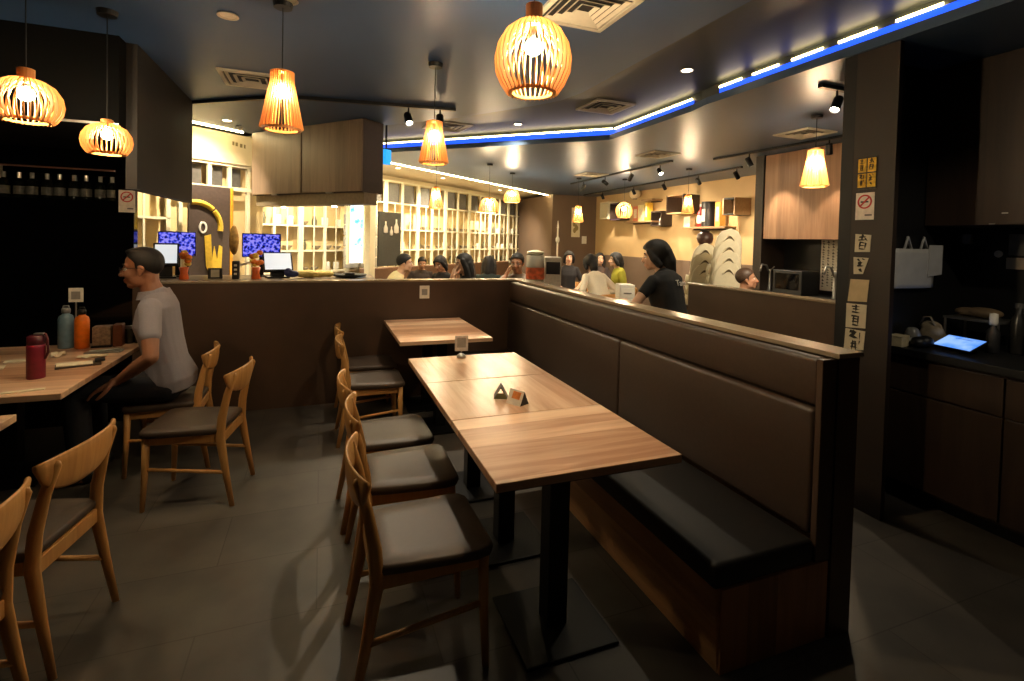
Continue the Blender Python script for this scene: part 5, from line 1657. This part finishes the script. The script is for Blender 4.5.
# diners behind the back half wall
person('diner in pale yellow shirt leaning right, leftmost behind the back half wall', at(405, 263, d=6.9), VR + .25, SKIN3, shirt=(222, 208, 160), lean=.45, hpitch=.1, hair='short', shortsleeve=False)
person('diner in black top with dark short hair, beside the yellow shirted one', at(440, 264, d=7.6), VC - .5, SKIN, shirt=(24, 22, 24), lean=.3, hpitch=.35, hair='bob', female=True, arms={'R': {'lw': (.30, -.12, .78)}})
person('diner with dark hair bending low between the yellow and black shirts', at(422, 266, d=8.5), VC + .3, SKIN, shirt=(60, 50, 46), lean=.3, hpitch=.3, hair='short')
hw = at(463, 264, d=6.2)
person('woman with long dark hair holding her hands to her mouth', hw, VR + PI + .45, SKIN3, shirt=(28, 26, 28), lean=.15, hpitch=.1, hair='long', female=True, arms={'L': {'lw': (.25, .05, hw.z - .17), 'hint': (.5, .6, -1), 'hand': (-.2, -.2, 1), 'palm': (-1, 0, 0)}, 'R': {'lw': (.25, -.05, hw.z - .17), 'hint': (.5, -.6, -1), 'hand': (-.2, .2, 1), 'palm': (-1, 0, 0)}})
person('diner in dark green jacket seen from behind, long black hair', at(489, 264, d=7.35), VC + PI - .1, SKIN3, shirt=(38, 48, 42), lean=.2, hair='long', female=True, shortsleeve=False)
hw = at(517, 263, d=6.5)
person('man with glasses in light grey shirt resting his cheek on his hand', hw, VC - .25, SKIN, shirt=(168, 158, 150), lean=.2, hpitch=.12, hair='short', glasses=True, arms={'R': {'lw': (.22, -.13, hw.z - .17), 'hint': (.5, -.6, -1), 'hand': (-.3, .25, 1), 'palm': (-.3, 1, 0)}})
person('diner in black and white top facing the camera before the taupe wall', at(569, 258, d=9.6), VC, SKIN3, shirt=(40, 36, 38), lean=.1, hair='bob', female=True)
person('diner in cream white jumper bent over the table, back to the camera', at(590, 263, d=8.2), VC + PI + .5, SKIN3, shirt=(232, 222, 200), lean=.55, hair='bob', female=True, shortsleeve=False)
person('diner with pale face and dark hair behind the cream white jumper', at(600, 259, d=10.0), VC + .1, SKIN3, shirt=(70, 58, 54), lean=.1, hair='long', female=True)
person('diner with short dark hair in olive green top facing left', at(615, 260, d=8.9), VR + PI + .1, SKIN3, shirt=(150, 146, 40), lean=.2, hair='bob', female=True)


# ------------------------------------------------------------------ far dining furniture
for o in [o for o in bpy.data.objects if o.name.startswith('person') and o.get('category') == 'person'][1:]:
    if 'standing' in o['label']: continue
    c = dup(ch, 'oak dining chair under the ' + ' '.join(o['label'].split()[:9]), (o.location.x + .06 * math.cos(o.rotation_euler.z), o.location.y + .06 * math.sin(o.rotation_euler.z), 0), o.rotation_euler.z)
    c['group'] = 'chairs of the far diners'


def far_table(label, px, py, d, w_, dp, rz=0):
    p = at(px, py, d=d)
    t = thing('dining_table', label, 'table', (p.x, p.y, 0), rz, 'far dining tables')
    MB().box(-w_ / 2, w_ / 2, -dp / 2, dp / 2, .72, .75).build('tabletop', mat('pale_birch', (206, 170, 116), .4), t, bevel=.004)
    for sx in (-1, 1):
        for sy in (-1, 1): MB().box(sx * (w_ / 2 - .06) - .025, sx * (w_ / 2 - .06) + .025, sy * (dp / 2 - .06) - .025, sy * (dp / 2 - .06) + .025, 0, .72).build('leg', M_FRAME, t)
    return t


far_table('pale birch table among the far diners below the olive top', 596, 282, 7.2, .9, .6, -.3)
# white drawer unit and clear drinks dispenser near the wall
p = at(627, 290, d=6.6)
t = thing('side_unit', 'small white unit with two drawers by the waitress elbow', 'drawer unit', (p.x, p.y, 0), VR)
MB().box(-.1, .1, -.02, .26, 0, 1.04).build('carcass', M_WHITE, t, bevel=.004)
for k in (0, 1):
    MB().box(-.085, .085, -.035, -.02, .72 + k * .15, .85 + k * .15).build('drawer', M_PAPER, t, bevel=.003)
    MB().box(-.05, .05, -.05, -.035, .775 + k * .15, .79 + k * .15).build('handle', mat('unit_grey', (120, 112, 100), .5), t)
p = at(535, 272, d=6.1)
t = thing('drinks_dispenser', 'clear drinks dispenser with orange red drink near the half wall corner', 'drinks dispenser', (p.x, p.y, 1.0))
mclear = mat('dispenser_clear', (214, 208, 190), .1, var=.02, trans=.55)
MB().lathe([(.10, 0), (.11, .01), (.11, .36), (.09, .38), (.001, .38)], 24, Matrix.Translation((0, 0, .05))).build('jar', mclear, t, smooth=True)
MB().lathe([(.114, .1), (.114, .24)], 24, Matrix.Translation((0, 0, .03)), caps=False).build('orange_label', mat('dispenser_orange', (224, 104, 60), .5, var=.4, scale=20), t)
MB().lathe([(.12, 0), (.12, .05), (.001, .05)], 24).build('base', M_WHITE, t); MB().lathe([(.105, .43), (.105, .46), (.03, .48), (.001, .48)], 24).build('lid', M_FRAME, t)
p = at(553, 275, d=6.1)
t = thing('dispenser_machine', 'white and black machine beside the orange drinks dispenser', 'machine', (p.x, p.y, 1.0), VR)
MB().box(-.1, .1, 0, .2, 0, .4).build('body', mat('machine_grey', (190, 182, 166), .4), t, bevel=.01)
MB().box(-.085, .085, -.006, 0, .19, .34).build('black_front', M_BLACK, t, bevel=.003); MB().box(-.085, .085, -.03, 0, .0, .05).build('drip_tray', M_BLACK, t)
so = thing('service_sideboard', 'dark low sideboard carrying the drinks dispenser behind the half wall corner', 'sideboard', (at(542, 272, d=6.1).x, at(542, 272, d=6.1).y, 0), VR)
MB().box(-.12, .45, -.16, .16, 0, .96).build('carcass', M_HALF, so); MB().box(-.14, .47, -.18, .18, .96, .999).build('top', M_CAP, so, bevel=.003)
# low bench back and brown seats against the lattice
fb_ = thing('banquette_bench', 'brown banquette back running below the lattice shelves', 'bench', sh(3.4, -1.0), SANG)
MB().box(0, 5.2, -.06, .06, .42, 1.02).build('backrest', mat('far_leather', (104, 74, 52), .5), fb_, bevel=.02)
MB().box(0, 5.2, -.5, -.06, .3, .44).build('seat_cushion', mat('far_leather', (104, 74, 52), .5), fb_, bevel=.02)
MB().box(0.02, 5.18, -.46, .05, 0, .3).build('base', M_BENCHE, fb_)


# white plastic high chairs in two stacks
def highchair():
    t = thing('high_chair', 'x', 'high chair', group='stacked white high chairs')
    out = [(-.165, 0), (-.158, .2), (-.15, .34), (-.128, .44), (-.08, .505), (0, .53), (.08, .505), (.128, .44), (.15, .34), (.158, .2), (.165, 0)]
    pl = mat('white_hdpe', (222, 212, 182), .35, var=.04)
    yf = lambda x, z: -.05 * (1 - (x / .2) ** 2) - z * .2
    # tombstone shaped tapering shell
    rings = []
    for k in range(13):
        z = .53 * (1 - (1 - k / 12) ** 1.6)
        hw_ = max(.012, next((out[i][0] + (out[i + 1][0] - out[i][0]) * (z - out[i][1]) / max(1e-6, out[i + 1][1] - out[i][1]) for i in range(5) if out[i][1] <= z <= out[i + 1][1] + 1e-6), -.012) * -1)
        row = [V((-hw_ + 2 * hw_ * j / 12, yf(-hw_ + 2 * hw_ * j / 12, z), z)) for j in range(13)]
        rings.append(row + [p + V((0, .012, 0)) for p in row[::-1]])
    MB().rings(rings).build('back_shell', pl, t, smooth=True)
    # crescent hand slot near the top: shade painted as dark inset, raised rim
    arc = [(-.062 + .124 * k / 10, .385 + .062 * math.sin(PI * k / 10)) for k in range(11)]
    low = [(-.058 + .116 * k / 10, .383 + .034 * math.sin(PI * k / 10)) for k in range(11)]
    mb = MB()
    vs = [mb.bm.verts.new((x, yf(x, z) - .002, z)) for x, z in arc]; vl = [mb.bm.verts.new((x, yf(x, z) - .002, z)) for x, z in low]
    wb = [mb.bm.verts.new(v.co + V((0, .006, 0))) for v in vs]; wl = [mb.bm.verts.new(v.co + V((0, .006, 0))) for v in vl]
    for k in range(10):
        mb.bm.faces.new((vs[k], vs[k + 1], vl[k + 1], vl[k])); mb.bm.faces.new((wb[k + 1], wb[k], wl[k], wl[k + 1]))
        mb.bm.faces.new((vs[k + 1], vs[k], wb[k], wb[k + 1])); mb.bm.faces.new((vl[k], vl[k + 1], wl[k + 1], wl[k]))
    mb.bm.faces.new((vs[0], vl[0], wl[0], wb[0])); mb.bm.faces.new((vs[10], wb[10], wl[10], vl[10]))
    mb.build('hand_slot_shade', mat('slot_shade', (92, 78, 52), .6), t)
    MB().tube([(x, yf(x, z) - .003, z + .004) for x, z in arc], .006, 8).build('slot_rim', pl, t, smooth=True)
    MB().box(-.115, .115, -.012, .16, .135, .155).build('seat', pl, t, bevel=.006)
    for sx in (-1, 1):
        MB().tube([(sx * .155, .02, .118), (sx * .175, .01, 0)], [.016, .013], 10).build('leg', pl, t, smooth=True)
        MB().tube([(sx * .14, .15, .116), (sx * .155, .16, 0)], [.016, .013], 10).build('leg', pl, t, smooth=True)
    return t


hc0 = highchair()
STK = []
pR = at(725, 262, d=5.75); pL = at(702, 262, d=6.3)
for (p, zt, n, nm) in ((pR, at(732, 229, d=5.75).z, 4, 'right'), (pL, at(700, 243, d=6.3).z, 3, 'left')):
    for k in range(n):
        STK.append((p, zt - .53 - k * .125, '%s of the %s stack of white high chairs' % (('topmost', 'second from the top', 'third from the top', 'fourth from the top')[k], nm)))
for i, (p, z, lb) in enumerate(STK):
    o = hc0 if i == 0 else dup(hc0)
    o.location = (p.x, p.y, z); o.rotation_euler = (0, 0, VR - .1); o['label'] = lb
for (p, n, zt, lb) in ((pR, 4, at(732, 229, d=5.75).z, 'plain dark stand under the right stack of high chairs'), (pL, 3, at(700, 243, d=6.3).z, 'plain dark stand under the left stack of high chairs')):
    z = zt - .53 - (n - 1) * .125 - .004
    t = thing('low_stand', lb, 'stand', (p.x, p.y, 0), VR - .1)
    MB().box(-.2, .2, -.06, .2, z - .03, z).build('top', M_HALF, t)
    for sx in (-.18, .18):
        for sy in (-.04, .18): MB().box(sx - .02, sx + .02, sy - .02, sy + .02, 0, z - .03).build('leg', M_HALF, t)
p = at(705, 238, d=6.75)
t = thing('round_pot', 'dark brown round pot behind the left stack of white high chairs', 'pot', (p.x, p.y, p.z - .09))
MB().lathe([(.05, 0), (.09, .02), (.11, .08), (.10, .14), (.06, .17), (.05, .18), (.001, .17)], 20).build('body', mat('pot_brown', (74, 50, 42), .35, var=.3), t, smooth=True)
MB().lathe([(.052, .175), (.07, .19), (.001, .195)], 18).build('lid', M_BLACK, t, smooth=True)
pt = thing('plant_stand', 'slim stand holding the dark brown round pot', 'stand', (p.x, p.y, 0))
MB().tube([(0, 0, 0), (0, 0, p.z - .1)], .02, 10).build('pole', M_BLKMET, pt); MB().lathe([(.14, 0), (.14, .02), (.02, .03)], 18).build('base', M_BLKMET, pt); MB().lathe([(.06, p.z - .105), (.08, p.z - .091), (.001, p.z - .091)], 18).build('dish', M_BLKMET, pt)
bpy.data.scenes.remove(_bench)
# ------------------------------------------------------------------ world and exposure
w = bpy.data.worlds.new('world'); scene.world = w
w.use_nodes = True
w.node_tree.nodes['Background'].inputs['Color'].default_value = (.9, .95, 1, 1)
w.node_tree.nodes['Background'].inputs['Strength'].default_value = .0
scene.view_settings.view_transform = 'Standard'
scene.view_settings.look = 'None'
scene.view_settings.gamma = 1
scene.view_settings.exposure = 1.75
scene.view_settings.use_curve_mapping = False
scene.cycles.use_denoising = True
scene.cycles.sample_clamp_indirect = 4
scene.cycles.max_bounces = 8
